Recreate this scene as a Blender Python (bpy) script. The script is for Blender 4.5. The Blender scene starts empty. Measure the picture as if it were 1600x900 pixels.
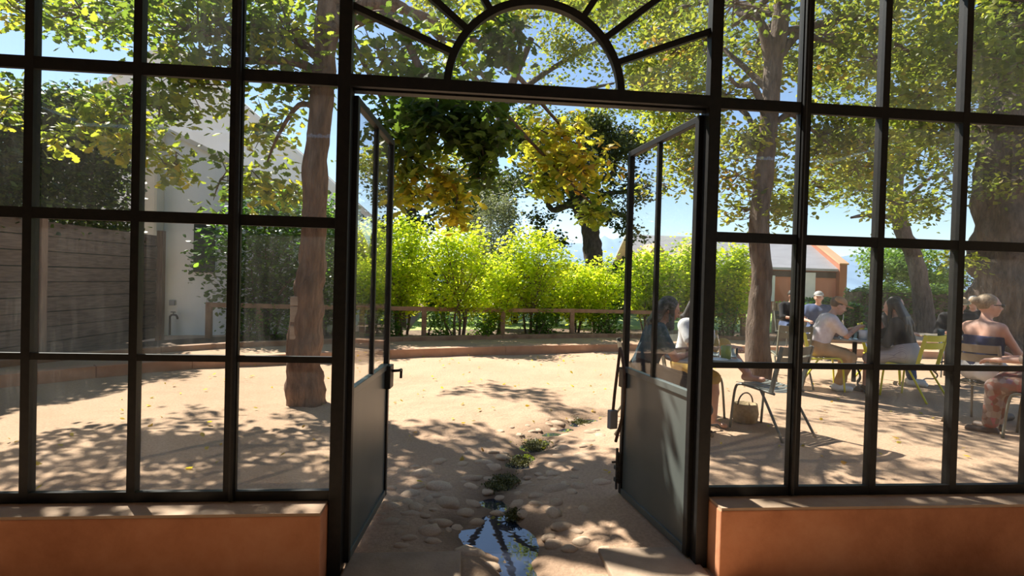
import bpy, bmesh, math, random
import numpy as np
from mathutils import Vector, Matrix, noise as mnoise

random.seed(7); RNG = np.random.default_rng(7)
S = bpy.context.scene
COL = S.collection

# ------------------------------------------------------------------ camera
CAM = np.array([-0.3336, -2.6406, 1.42]); FPX = 850.9
YAW, PITCH, ROLL = 0.09285, -0.01437, 0.02684
_f = np.array([math.sin(YAW)*math.cos(PITCH), math.cos(YAW)*math.cos(PITCH), math.sin(PITCH)])
_r = np.cross(_f, [0, 0, 1]); _r /= np.linalg.norm(_r); _u = np.cross(_r, _f)
_c, _s = math.cos(ROLL), math.sin(ROLL)
RT, UP = _c*_r+_s*_u, -_s*_r+_c*_u
cd = bpy.data.cameras.new('camera'); cam = bpy.data.objects.new('camera', cd); COL.objects.link(cam)
cam.matrix_world = Matrix(((RT[0], UP[0], -_f[0], CAM[0]), (RT[1], UP[1], -_f[1], CAM[1]), (RT[2], UP[2], -_f[2], CAM[2]), (0, 0, 0, 1)))
cd.sensor_width = 36; cd.lens = 36*FPX/1600; cd.clip_end = 3000; cd.clip_start = 0.05
S.camera = cam

def ray(px, py): return _f+RT*((px-800)/FPX)+UP*((450-py)/FPX)
def G(px, py, z=0.0):                       # ground (height z) point seen at a pixel
    d = ray(px, py); return CAM+d*((z-CAM[2])/d[2])
def AT(px, py, D): return CAM+ray(px, py)*D  # point at camera depth D
def ATY(px, py, Y):
    d = ray(px, py); return CAM+d*((Y-CAM[1])/d[1])

# ------------------------------------------------------------------ light
SUN_AZ, SUN_EL = math.radians(-40), math.radians(49)   # azimuth from +Y, negative = left
SUND = np.array([math.sin(SUN_AZ)*math.cos(SUN_EL), math.cos(SUN_AZ)*math.cos(SUN_EL), math.sin(SUN_EL)])
w = bpy.data.worlds.new('sky'); S.world = w; w.use_nodes = True
nt = w.node_tree; bg = nt.nodes['Background']
sky = nt.nodes.new('ShaderNodeTexSky'); sky.sky_type = 'NISHITA'; sky.sun_disc = False
sky.sun_elevation = SUN_EL; sky.sun_rotation = SUN_AZ; sky.altitude = 200; sky.air_density = 1.0; sky.dust_density = 0.25; sky.ozone_density = 1.6
nt.links.new(sky.outputs[0], bg.inputs[0]); bg.inputs[1].default_value = 0.11
sd = bpy.data.lights.new('sun', 'SUN'); sd.energy = 6.8; sd.angle = math.radians(0.6); sd.color = (1, 0.94, 0.84)
so = bpy.data.objects.new('sun', sd); COL.objects.link(so)
so.rotation_euler = Vector(SUND).to_track_quat('Z', 'Y').to_euler(); so.location = (0, 0, 20)
S.view_settings.view_transform = 'Standard'; S.view_settings.look = 'None'; S.view_settings.gamma = 1
S.view_settings.use_curve_mapping = False
S.view_settings.exposure = 0.85

# ------------------------------------------------------------------ materials
M = {}
def nmat(name):
    m = bpy.data.materials.new(name); m.use_nodes = True; M[name] = m
    return m, m.node_tree, m.node_tree.nodes['Principled BSDF']
def ramp(nt, stops):
    r = nt.nodes.new('ShaderNodeValToRGB'); e = r.color_ramp.elements
    while len(e) < len(stops): e.new(0.5)
    for i, (p, c) in enumerate(stops): e[i].position = p; e[i].color = (*c, 1)
    return r
def tex(nt, kind, scale, detail=4, coord='Object', stretch=None, rough=0.55):
    tc = nt.nodes.new('ShaderNodeTexCoord'); t = nt.nodes.new('ShaderNodeTex'+kind)
    t.inputs['Scale'].default_value = scale
    if kind == 'Noise': t.inputs['Detail'].default_value = detail; t.inputs['Roughness'].default_value = rough
    if stretch:
        mp = nt.nodes.new('ShaderNodeMapping'); mp.inputs['Scale'].default_value = stretch
        nt.links.new(tc.outputs[coord], mp.inputs[0]); nt.links.new(mp.outputs[0], t.inputs['Vector'])
    else: nt.links.new(tc.outputs[coord], t.inputs['Vector'])
    return t
def bump(nt, b, tout, strength, dist=0.01):
    bp = nt.nodes.new('ShaderNodeBump'); bp.inputs['Strength'].default_value = strength; bp.inputs['Distance'].default_value = dist
    nt.links.new(tout, bp.inputs['Height']); nt.links.new(bp.outputs[0], b.inputs['Normal'])
def vmat(name, c1, c2, scale=6, rough=0.8, bmp=0.3, bscale=None, stretch=None, metal=0, spec=0.4, dist=0.01, detail=5):
    m, nt, b = nmat(name)
    t = tex(nt, 'Noise', scale, detail, stretch=stretch); r = ramp(nt, [(0.3, c1), (0.7, c2)])
    nt.links.new(t.outputs[0], r.inputs[0]); nt.links.new(r.outputs[0], b.inputs['Base Color'])
    b.inputs['Roughness'].default_value = rough; b.inputs['Metallic'].default_value = metal; b.inputs['Specular IOR Level'].default_value = spec
    if bmp:
        t2 = tex(nt, 'Noise', bscale or scale*6, 6, stretch=stretch); bump(nt, b, t2.outputs[0], bmp, dist)
    return m
def leafmat(name, stops, trans=0.5, tgain=1.5, rough=0.5, spec=0.35):
    m, nt, b = nmat(name)
    at = nt.nodes.new('ShaderNodeAttribute'); at.attribute_name = 'rnd'
    r = ramp(nt, stops); nt.links.new(at.outputs['Fac'], r.inputs[0]); nt.links.new(r.outputs[0], b.inputs['Base Color'])
    b.inputs['Roughness'].default_value = rough; b.inputs['Specular IOR Level'].default_value = spec
    tr = nt.nodes.new('ShaderNodeBsdfTranslucent'); mx = nt.nodes.new('ShaderNodeMixShader'); mx.inputs[0].default_value = trans
    mul = nt.nodes.new('ShaderNodeVectorMath'); mul.operation = 'MULTIPLY'; mul.inputs[1].default_value = (tgain*1.15, tgain*1.2, tgain*0.6)
    nt.links.new(r.outputs[0], mul.inputs[0]); nt.links.new(mul.outputs[0], tr.inputs[0])
    nt.links.new(b.outputs[0], mx.inputs[1]); nt.links.new(tr.outputs[0], mx.inputs[2])
    nt.links.new(mx.outputs[0], nt.nodes['Material Output'].inputs[0])
    return m

# sandy ground
m, nt, b = nmat('sand')
t = tex(nt, 'Noise', 0.9, 6); r = ramp(nt, [(0.3, (0.45, 0.30, 0.195)), (0.72, (0.53, 0.372, 0.252))])
nt.links.new(t.outputs[0], r.inputs[0])
t3 = tex(nt, 'Noise', 55, 4); mx = nt.nodes.new('ShaderNodeMixRGB'); mx.blend_type = 'MULTIPLY'; mx.inputs[0].default_value = 0.5
r3 = ramp(nt, [(0.35, (0.62, 0.60, 0.58)), (0.6, (1, 1, 1))]); nt.links.new(t3.outputs[0], r3.inputs[0])
nt.links.new(r.outputs[0], mx.inputs[1]); nt.links.new(r3.outputs[0], mx.inputs[2])
at = nt.nodes.new('ShaderNodeAttribute'); at.attribute_name = 'wet'
mw = nt.nodes.new('ShaderNodeMixRGB'); mw.inputs[2].default_value = (0.15, 0.10, 0.065, 1)
nt.links.new(at.outputs['Fac'], mw.inputs[0]); nt.links.new(mx.outputs[0], mw.inputs[1]); nt.links.new(mw.outputs[0], b.inputs['Base Color'])
b.inputs['Roughness'].default_value = 0.95; b.inputs['Specular IOR Level'].default_value = 0.15
t2 = tex(nt, 'Noise', 40, 8, rough=0.7); bump(nt, b, t2.outputs[0], 0.55, 0.03)

vmat('soil', (0.10, 0.065, 0.045), (0.22, 0.15, 0.10), 8, 0.95, 0.8, 30, dist=0.04)
vmat('lawn', (0.22, 0.33, 0.07), (0.42, 0.48, 0.15), 1.2, 0.95, 0.7, 20, dist=0.05)
vmat('kerb', (0.42, 0.23, 0.14), (0.52, 0.31, 0.20), 4, 0.9, 0.35, 30)
vmat('stone_pale', (0.42, 0.30, 0.20), (0.56, 0.42, 0.29), 9, 0.85, 0.35, 40)
vmat('stone_brown', (0.36, 0.25, 0.165), (0.47, 0.345, 0.235), 9, 0.85, 0.35, 40)
vmat('slab', (0.30, 0.22, 0.15), (0.44, 0.33, 0.23), 5, 0.9, 0.3, 60)
vmat('wood_grey', (0.12, 0.085, 0.068), (0.25, 0.18, 0.145), 5, 0.85, 0.5, 20, stretch=(8, 0.7, 8))
vmat('wood_post', (0.24, 0.15, 0.11), (0.38, 0.25, 0.18), 5, 0.85, 0.5, 20, stretch=(6, 6, 0.7))
vmat('wood_rail', (0.25, 0.14, 0.085), (0.42, 0.26, 0.16), 5, 0.85, 0.5, 20)
vmat('wood_crate', (0.30, 0.23, 0.17), (0.46, 0.37, 0.28), 6, 0.85, 0.4, 20, stretch=(0.6, 5, 5))
vmat('bark_left', (0.11, 0.06, 0.038), (0.29, 0.175, 0.115), 7, 0.95, 1.0, 16, stretch=(2.4, 2.4, 0.5), dist=0.06)
vmat('bark_grey', (0.085, 0.06, 0.045), (0.20, 0.145, 0.11), 9, 0.95, 1.0, 22, stretch=(2.2, 2.2, 0.5), dist=0.04)
vmat('bark_dark', (0.06, 0.045, 0.035), (0.15, 0.11, 0.085), 8, 0.95, 1.0, 18, stretch=(2, 2, 0.6), dist=0.05)
vmat('twig', (0.10, 0.07, 0.05), (0.19, 0.14, 0.10), 12, 0.9, 0.3)
vmat('white_plaster', (0.76, 0.75, 0.71), (0.84, 0.83, 0.80), 1.5, 0.9, 0.25, 25)
vmat('cream_plaster', (0.58, 0.52, 0.42), (0.68, 0.63, 0.53), 1.5, 0.9, 0.25, 25)
vmat('roof_thatch', (0.14, 0.13, 0.12), (0.24, 0.22, 0.20), 6, 0.95, 0.6, 30)
vmat('barn_wall', (0.42, 0.16, 0.095), (0.52, 0.22, 0.135), 0.8, 0.9, 0.1)
vmat('barn_roof', (0.34, 0.33, 0.34), (0.42, 0.41, 0.42), 0.8, 0.6, 0.1, stretch=(1, 6, 1))
vmat('barn_coping', (0.62, 0.34, 0.19), (0.70, 0.42, 0.26), 1, 0.9, 0.1)
vmat('dark_shutter_gap_shade', (0.02, 0.035, 0.03), (0.035, 0.05, 0.045), 3, 0.4, 0.1)
vmat('mountain', (0.15, 0.23, 0.33), (0.20, 0.29, 0.39), 0.02, 1.0, 0)  # distance haze is put into the base colour as blue-grey
vmat('hill_green', (0.10, 0.16, 0.07), (0.2, 0.28, 0.12), 0.1, 1.0, 0)
vmat('steel_black', (0.005, 0.005, 0.005), (0.013, 0.012, 0.011), 30, 0.45, 0.12, 60, spec=0.35, dist=0.003)
vmat('door_paint', (0.085, 0.10, 0.092), (0.115, 0.13, 0.12), 3, 0.36, 0.05, 30, spec=0.5, dist=0.002)
vmat('iron', (0.03, 0.028, 0.026), (0.07, 0.065, 0.06), 30, 0.5, 0.1, 60, spec=0.5)
vmat('yellow_paint', (0.60, 0.56, 0.035), (0.66, 0.61, 0.05), 5, 0.4, 0)
vmat('olive_paint', (0.16, 0.155, 0.115), (0.21, 0.20, 0.15), 5, 0.45, 0)
vmat('grey_paint', (0.115, 0.12, 0.105), (0.16, 0.165, 0.145), 5, 0.4, 0)
vmat('brown_paint', (0.22, 0.17, 0.11), (0.29, 0.23, 0.155), 5, 0.45, 0)
vmat('table_metal', (0.30, 0.32, 0.33), (0.40, 0.42, 0.43), 5, 0.35, 0)
vmat('skin_light', (0.56, 0.31, 0.22), (0.62, 0.36, 0.27), 14, 0.5, 0.05)
vmat('skin_tan', (0.42, 0.21, 0.135), (0.49, 0.26, 0.175), 14, 0.5, 0.05)
vmat('hair_dark', (0.012, 0.009, 0.007), (0.04, 0.026, 0.018), 60, 0.45, 0.6, 120, stretch=(3, 3, 0.4), spec=0.5)
vmat('hair_brown', (0.05, 0.028, 0.015), (0.15, 0.085, 0.045), 50, 0.45, 0.6, 120, stretch=(3, 3, 0.4), spec=0.5)
vmat('hair_fair', (0.17, 0.115, 0.065), (0.36, 0.26, 0.155), 50, 0.5, 0.6, 120, spec=0.5)
vmat('hair_grey', (0.3, 0.29, 0.28), (0.5, 0.48, 0.46), 50, 0.5, 0.6, 120)
vmat('cloth_pinkwhite', (0.60, 0.52, 0.55), (0.74, 0.68, 0.72), 18, 0.9, 0.3, 40)
vmat('cloth_white', (0.68, 0.68, 0.68), (0.78, 0.78, 0.78), 10, 0.9, 0.3, 40)
vmat('cloth_khaki', (0.40, 0.24, 0.11), (0.48, 0.30, 0.15), 10, 0.9, 0.3, 40)
vmat('cloth_ochre', (0.42, 0.27, 0.06), (0.52, 0.35, 0.09), 10, 0.9, 0.3, 40)
vmat('cloth_black', (0.010, 0.010, 0.012), (0.022, 0.021, 0.024), 10, 0.9, 0.3, 40)
vmat('cloth_navy', (0.015, 0.016, 0.05), (0.028, 0.03, 0.08), 10, 0.9, 0.3, 40)
vmat('cloth_teal', (0.03, 0.06, 0.075), (0.05, 0.09, 0.11), 10, 0.9, 0.3, 40)
vmat('denim', (0.05, 0.075, 0.16), (0.09, 0.12, 0.22), 20, 0.9, 0.3, 60)
vmat('cap_tan', (0.40, 0.22, 0.11), (0.50, 0.29, 0.16), 20, 0.9, 0.3, 60)
vmat('straw', (0.32, 0.24, 0.13), (0.44, 0.34, 0.20), 30, 0.9, 0.5, 80)
vmat('shoe_white', (0.62, 0.60, 0.56), (0.74, 0.72, 0.68), 10, 0.7, 0.1)
vmat('leather', (0.05, 0.03, 0.02), (0.10, 0.06, 0.04), 20, 0.6, 0.2)
vmat('grey_plastic', (0.22, 0.23, 0.25), (0.28, 0.29, 0.31), 10, 0.5, 0.1)
vmat('ceramic', (0.74, 0.74, 0.72), (0.8, 0.8, 0.78), 5, 0.25, 0)
vmat('ceiling_sheet', (0.32, 0.31, 0.29), (0.45, 0.43, 0.40), 2, 0.5, 0.1, stretch=(1, 4, 1))
vmat('white_paint', (0.66, 0.64, 0.6), (0.76, 0.74, 0.70), 3, 0.7, 0.1)
vmat('brass', (0.30, 0.24, 0.14), (0.38, 0.30, 0.18), 20, 0.45, 0.1, metal=0.7)
vmat('lens_dark', (0.006, 0.006, 0.007), (0.012, 0.012, 0.014), 5, 0.12, 0)
vmat('moss', (0.06, 0.065, 0.02), (0.14, 0.14, 0.045), 30, 0.95, 0.6)
# striped skirt and floral dress (printed cloth)
m, nt, b = nmat('cloth_striped'); t = tex(nt, 'Wave', 16, stretch=(1, 1, 1)); t.inputs['Distortion'].default_value = 1.2
r = ramp(nt, [(0.3, (0.42, 0.40, 0.42)), (0.5, (0.17, 0.16, 0.19)), (0.7, (0.40, 0.38, 0.41))]); nt.links.new(t.outputs[0], r.inputs[0]); nt.links.new(r.outputs[0], b.inputs['Base Color']); b.inputs['Roughness'].default_value = 0.9
m, nt, b = nmat('cloth_floral'); t = tex(nt, 'Voronoi', 20)
r = ramp(nt, [(0.0, (0.40, 0.10, 0.14)), (0.3, (0.30, 0.12, 0.08)), (0.5, (0.18, 0.09, 0.06)), (0.75, (0.36, 0.27, 0.21)), (1, (0.2, 0.11, 0.17))]); nt.links.new(t.outputs['Color'], r.inputs[0]); nt.links.new(r.outputs[0], b.inputs['Base Color']); b.inputs['Roughness'].default_value = 0.9
# terracotta plaster of the low walls
m, nt, b = nmat('terracotta')
t = tex(nt, 'Noise', 2.2, 6, rough=0.65); r = ramp(nt, [(0.30, (0.40, 0.15, 0.065)), (0.52, (0.58, 0.245, 0.12)), (0.72, (0.68, 0.33, 0.18))]); nt.links.new(t.outputs[0], r.inputs[0]); nt.links.new(r.outputs[0], b.inputs['Base Color'])
b.inputs['Roughness'].default_value = 0.85; t2 = tex(nt, 'Noise', 24, 6); bump(nt, b, t2.outputs[0], 0.3, 0.01)
vmat('sill_plaster', (0.40, 0.27, 0.18), (0.52, 0.38, 0.27), 4, 0.85, 0.3, 30)
# glazing: thin pane with dust and dried water marks
def glassmat(name, dust, seed):
    m, nt, b = nmat(name); nt.nodes.remove(b)
    tr = nt.nodes.new('ShaderNodeBsdfTransparent'); tr.inputs[0].default_value = (0.98, 0.99, 0.985, 1)
    gl = nt.nodes.new('ShaderNodeBsdfGlossy'); gl.inputs['Roughness'].default_value = 0.01
    lw = nt.nodes.new('ShaderNodeLayerWeight'); lw.inputs[0].default_value = 0.5
    pw = nt.nodes.new('ShaderNodeMath'); pw.operation = 'POWER'; pw.inputs[1].default_value = 5; nt.links.new(lw.outputs['Facing'], pw.inputs[0])
    mf = nt.nodes.new('ShaderNodeMath'); mf.operation = 'MULTIPLY_ADD'; mf.inputs[1].default_value = 0.9; mf.inputs[2].default_value = 0.035
    nt.links.new(pw.outputs[0], mf.inputs[0])
    m1 = nt.nodes.new('ShaderNodeMixShader'); nt.links.new(mf.outputs[0], m1.inputs[0]); nt.links.new(tr.outputs[0], m1.inputs[1]); nt.links.new(gl.outputs[0], m1.inputs[2])
    df = nt.nodes.new('ShaderNodeBsdfDiffuse'); df.inputs[0].default_value = (0.62, 0.60, 0.56, 1)
    dt = nt.nodes.new('ShaderNodeBsdfTranslucent'); dt.inputs[0].default_value = (0.62, 0.60, 0.56, 1)
    md = nt.nodes.new('ShaderNodeMixShader'); md.inputs[0].default_value = 0.5; nt.links.new(df.outputs[0], md.inputs[1]); nt.links.new(dt.outputs[0], md.inputs[2])
    t = tex(nt, 'Noise', 2.4, 5, coord='Object'); ra = ramp(nt, [(0.38, (0.12,)*3), (0.75, (1,)*3)]); nt.links.new(t.outputs[0], ra.inputs[0])
    t2 = tex(nt, 'Noise', 9, 8, stretch=(4, 4, 0.35), rough=0.75); rb = ramp(nt, [(0.45, (0.15,)*3), (0.75, (1,)*3)]); nt.links.new(t2.outputs[0], rb.inputs[0])
    ma = nt.nodes.new('ShaderNodeMath'); ma.operation = 'MULTIPLY'; nt.links.new(ra.outputs[0], ma.inputs[0]); nt.links.new(rb.outputs[0], ma.inputs[1])
    mb = nt.nodes.new('ShaderNodeMath'); mb.operation = 'MULTIPLY_ADD'; mb.inputs[1].default_value = dust; mb.inputs[2].default_value = dust*0.10; nt.links.new(ma.outputs[0], mb.inputs[0])
    m2 = nt.nodes.new('ShaderNodeMixShader'); nt.links.new(mb.outputs[0], m2.inputs[0]); nt.links.new(m1.outputs[0], m2.inputs[1]); nt.links.new(md.outputs[0], m2.inputs[2])
    nt.links.new(m2.outputs[0], nt.nodes['Material Output'].inputs[0])
glassmat('glass', 0.075, 0); glassmat('glass_door', 0.06, 1)
m, nt, b = nmat('drink_glass'); b.inputs['Base Color'].default_value = (0.9, 0.95, 0.93, 1); b.inputs['Transmission Weight'].default_value = 1; b.inputs['Roughness'].default_value = 0.02; b.inputs['IOR'].default_value = 1.2
m, nt, b = nmat('green_glass'); b.inputs['Base Color'].default_value = (0.45, 0.62, 0.08, 1); b.inputs['Transmission Weight'].default_value = 0.5; b.inputs['Roughness'].default_value = 0.2
m, nt, b = nmat('water'); b.inputs['Base Color'].default_value = (0.02, 0.025, 0.04, 1); b.inputs['Roughness'].default_value = 0.02; b.inputs['IOR'].default_value = 1.6; b.inputs['Specular IOR Level'].default_value = 0.9
t2 = tex(nt, 'Noise', 9, 2); bump(nt, b, t2.outputs[0], 0.05, 0.01)

# leaves
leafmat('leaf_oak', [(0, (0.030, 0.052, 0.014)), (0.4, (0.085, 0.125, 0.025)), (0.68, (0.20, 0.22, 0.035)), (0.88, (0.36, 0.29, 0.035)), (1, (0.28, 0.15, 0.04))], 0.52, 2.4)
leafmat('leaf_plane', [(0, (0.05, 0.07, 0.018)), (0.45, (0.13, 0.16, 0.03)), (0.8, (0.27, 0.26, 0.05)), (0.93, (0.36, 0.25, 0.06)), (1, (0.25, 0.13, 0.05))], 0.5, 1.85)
leafmat('leaf_lime', [(0, (0.10, 0.15, 0.018)), (0.45, (0.27, 0.33, 0.03)), (1, (0.58, 0.54, 0.05))], 0.55, 2.3)
leafmat('leaf_moss', [(0, (0.05, 0.055, 0.015)), (1, (0.16, 0.15, 0.05))], 0.2, 1.0)
leafmat('leaf_olive', [(0, (0.10, 0.115, 0.075)), (0.5, (0.19, 0.21, 0.145)), (1, (0.30, 0.31, 0.23))], 0.3, 1.2)
leafmat('leaf_dark', [(0, (0.022, 0.032, 0.014)), (0.6, (0.07, 0.085, 0.03)), (0.9, (0.15, 0.14, 0.05)), (1, (0.2, 0.12, 0.05))], 0.4, 1.4)
leafmat('leaf_ivy', [(0, (0.022, 0.045, 0.014)), (0.6, (0.06, 0.10, 0.022)), (1, (0.17, 0.24, 0.04))], 0.4, 1.5)
leafmat('leaf_bush', [(0, (0.03, 0.07, 0.016)), (0.6, (0.08, 0.16, 0.025)), (1, (0.20, 0.32, 0.05))], 0.45, 2.2, rough=0.35)
leafmat('leaf_hedge', [(0, (0.06, 0.12, 0.025)), (0.6, (0.13, 0.22, 0.04)), (1, (0.28, 0.36, 0.08))], 0.4, 1.4)

# ------------------------------------------------------------------ object helpers
def tag(o, label=None, cat=None, group=None, kind=None):
    for k, v in (('label', label), ('category', cat), ('group', group), ('kind', kind)):
        if v: o[k] = v
    return o
def empty(name, loc=(0, 0, 0), rz=0, parent=None):
    o = bpy.data.objects.new(name, None); COL.objects.link(o); o.location = loc; o.rotation_euler = (0, 0, rz); o.empty_display_size = 0.1
    if parent: o.parent = parent
    return o
def link(name, me, mat, parent=None, loc=None, rz=None, smooth=False):
    o = bpy.data.objects.new(name, me); COL.objects.link(o)
    if mat is not None and not me.materials: me.materials.append(M[mat] if isinstance(mat, str) else mat)
    if parent: o.parent = parent
    if loc is not None: o.location = loc
    if rz is not None: o.rotation_euler = (0, 0, rz)
    if smooth and len(me.polygons): me.polygons.foreach_set('use_smooth', np.ones(len(me.polygons), bool))
    return o
def copy_tree(o, parent=None):
    c = o.copy(); COL.objects.link(c); c.parent = parent
    for ch in list(o.children): copy_tree(ch, c)
    return c
class MB:
    def __init__(s): s.v = []; s.f = []
    def add(s, vs, fs):
        n = len(s.v); s.v += [tuple(map(float, p)) for p in vs]; s.f += [tuple(i+n for i in f) for f in fs]; return s
    def box(s, a, b, bev=0):
        x0, y0, z0 = a; x1, y1, z1 = b
        return s.add([(x0, y0, z0), (x1, y0, z0), (x1, y1, z0), (x0, y1, z0), (x0, y0, z1), (x1, y0, z1), (x1, y1, z1), (x0, y1, z1)],
                     [(0, 3, 2, 1), (4, 5, 6, 7), (0, 1, 5, 4), (1, 2, 6, 5), (2, 3, 7, 6), (3, 0, 4, 7)])
    def bar(s, p, q, w, d, up=(0, 1, 0)):
        p, q, up = np.array(p, float), np.array(q, float), np.array(up, float)
        t = q-p; t /= np.linalg.norm(t); a = np.cross(t, up); a /= np.linalg.norm(a); b = np.cross(a, t)
        vs = [e+a*(i*w/2)+b*(j*d/2) for e in (p, q) for i, j in ((-1, -1), (1, -1), (1, 1), (-1, 1))]
        return s.add(vs, [(0, 3, 2, 1), (4, 5, 6, 7), (0, 1, 5, 4), (1, 2, 6, 5), (2, 3, 7, 6), (3, 0, 4, 7)])
    def tube(s, pts, rad, n=8, cap=True, rough=0, seed=0, squash=None):
        pts = np.array(pts, float); k = len(pts); rad = np.broadcast_to(np.array(rad, float), (k,))
        T = np.gradient(pts, axis=0); T /= np.linalg.norm(T, axis=1)[:, None]+1e-12
        ref = np.array([0.31, 0.11, 0.94]) if abs(T[0][2]) < 0.9 else np.array([1, 0, 0.05])
        A = ref-T[0]*ref.dot(T[0]); A /= np.linalg.norm(A); vs = []
        for i in range(k):
            A = A-T[i]*A.dot(T[i]); A /= np.linalg.norm(A)+1e-12; B = np.cross(T[i], A)
            for j in range(n):
                th = 2*math.pi*j/n; rr = rad[i]
                if rough: rr *= 1+rough*mnoise.noise(Vector((math.cos(th)*1.6+seed, math.sin(th)*1.6, i*0.35)))
                vs.append(pts[i]+A*(rr*math.cos(th))+B*(rr*math.sin(th)))
        fs = [(i*n+j, i*n+(j+1) % n, (i+1)*n+(j+1) % n, (i+1)*n+j) for i in range(k-1) for j in range(n)]
        if cap: fs += [tuple(range(n-1, -1, -1)), tuple((k-1)*n+j for j in range(n))]
        return s.add(vs, fs)
    def lathe(s, prof, n=24, c=(0, 0, 0)):
        k = len(prof); vs = [(c[0]+r*math.cos(2*math.pi*j/n), c[1]+r*math.sin(2*math.pi*j/n), c[2]+z) for r, z in prof for j in range(n)]
        fs = [(i*n+j, i*n+(j+1) % n, (i+1)*n+(j+1) % n, (i+1)*n+j) for i in range(k-1) for j in range(n)]
        fs += [tuple(range(n-1, -1, -1)), tuple((k-1)*n+j for j in range(n))]
        return s.add(vs, fs)
    def prism(s, poly, y0, y1):            # polygon in XZ extruded along Y
        n = len(poly); vs = [(x, y0, z) for x, z in poly]+[(x, y1, z) for x, z in poly]
        return s.add(vs, [tuple(range(n)), tuple(range(2*n-1, n-1, -1))]+[(i, i+n, (i+1) % n+n, (i+1) % n) for i in range(n)])
    def mesh(s, name='mesh'):
        me = bpy.data.meshes.new(name); me.from_pydata(s.v, [], s.f); me.update()
        bm = bmesh.new(); bm.from_mesh(me); bmesh.ops.recalc_face_normals(bm, faces=bm.faces); bm.to_mesh(me); bm.free()
        return me
    def build(s, name, mat, parent=None, smooth=False, loc=None, rz=None, bevel=0):
        me = s.mesh(name)
        if bevel:
            bm = bmesh.new(); bm.from_mesh(me); bmesh.ops.bevel(bm, geom=list(bm.edges), offset=bevel, segments=2, affect='EDGES', profile=0.6); bm.to_mesh(me); bm.free()
        o = link(name, me, mat, parent, loc, rz, smooth)
        return o
def spline(pts, n=8):
    P = [np.array(p, float) for p in pts]; P = [2*P[0]-P[1]]+P+[2*P[-1]-P[-2]]; out = []
    for i in range(1, len(P)-2):
        for t in np.linspace(0, 1, n, endpoint=False):
            a, b, c, d = P[i-1:i+3]
            out.append(0.5*((2*b)+(c-a)*t+(2*a-5*b+4*c-d)*t*t+(3*b-a-3*c+d)*t**3))
    out.append(P[-2]); return np.array(out)

# ------------------------------------------------------------------ leaves
def leaf_template(kind):
    if kind == 'oak':
        side = [(0.10, 0.13), (0.09, 0.23), (0.27, 0.36), (0.19, 0.46), (0.36, 0.63), (0.24, 0.73), (0.24, 0.88)]
        out = [(0, 0)]+side+[(0, 1.0)]+[(-x, y) for x, y in side[::-1]]
        v = [(0, 0.55, 0.05)]+[(x, y, -0.28*abs(x)-0.12*(y-0.4)**2) for x, y in out]
        f = [(0, i+1, (i+1) % len(out)+1) for i in range(len(out))]
    elif kind == 'broad':
        out = [(0, 0), (0.2, 0.18), (0.32, 0.5), (0.2, 0.8), (0, 1), (-0.2, 0.8), (-0.32, 0.5), (-0.2, 0.18)]
        v = [(0, 0.5, 0.03)]+[(x, y, -0.3*abs(x)) for x, y in out]
        f = [(0, i+1, (i+1) % 8+1) for i in range(8)]
    elif kind == 'blade':
        v = [(0, 0, 0), (0.17, 0.45, -0.06), (0, 1, -0.1), (-0.17, 0.45, -0.06)]; f = [(0, 1, 2), (0, 2, 3)]
    else:
        v = [(0, 0, 0), (0.36, 0.5, -0.1), (0, 1, -0.06), (-0.36, 0.5, -0.1)]; f = [(0, 1, 2), (0, 2, 3)]
    return np.array(v, float), np.array(f, int)
def leaf_frames(n, droop=0.4):
    """random leaf frames: axis x, y (tip direction), z (normal)"""
    th = RNG.uniform(0, 2*np.pi, n); y = np.stack([np.cos(th), np.sin(th), RNG.normal(-droop, 0.45, n)], 1)
    y /= np.linalg.norm(y, axis=1)[:, None]
    nn = np.stack([RNG.normal(0, 0.55, n), RNG.normal(0, 0.55, n), np.ones(n)], 1)
    x = np.cross(y, nn); x /= np.linalg.norm(x, axis=1)[:, None]+1e-9
    return x, y, np.cross(x, y)
def leaves_mesh(name, pos, size, rnd, kind, droop=0.4):
    n = len(pos); tv, tf = leaf_template(kind); x, y, z = leaf_frames(n, droop)
    sz = np.broadcast_to(size, (n,))
    V = pos[:, None, :]+sz[:, None, None]*(tv[None, :, 0:1]*x[:, None, :]+tv[None, :, 1:2]*y[:, None, :]+tv[None, :, 2:3]*z[:, None, :])
    V = V.reshape(-1, 3); F = (tf[None]+(np.arange(n)*len(tv))[:, None, None]).reshape(-1)
    me = bpy.data.meshes.new(name); nf = len(F)//3
    me.vertices.add(len(V)); me.vertices.foreach_set('co', V.astype(np.float32).ravel())
    me.loops.add(len(F)); me.loops.foreach_set('vertex_index', F.astype(np.int32))
    me.polygons.add(nf); me.polygons.foreach_set('loop_start', np.arange(nf, dtype=np.int32)*3)
    me.update(calc_edges=True)
    a = me.attributes.new('rnd', 'FLOAT', 'POINT'); a.data.foreach_set('value', np.repeat(rnd, len(tv)).astype(np.float32))
    return me
def blob_points(c, rad, ntwig, nleaf, spread=0.16):
    """leaves in twig tufts inside an ellipsoid"""
    c = np.array(c); rad = np.broadcast_to(np.array(rad, float), (3,))
    d = RNG.normal(size=(ntwig, 3)); d /= np.linalg.norm(d, axis=1)[:, None]
    tw = c+d*rad*(RNG.uniform(0.05, 1, ntwig)**0.45)[:, None]
    k = RNG.poisson(nleaf, ntwig).clip(3); idx = np.repeat(np.arange(ntwig), k)
    p = tw[idx]+RNG.normal(size=(len(idx), 3))*spread*np.array([1, 1, 0.7])
    return p, tw, idx

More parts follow.
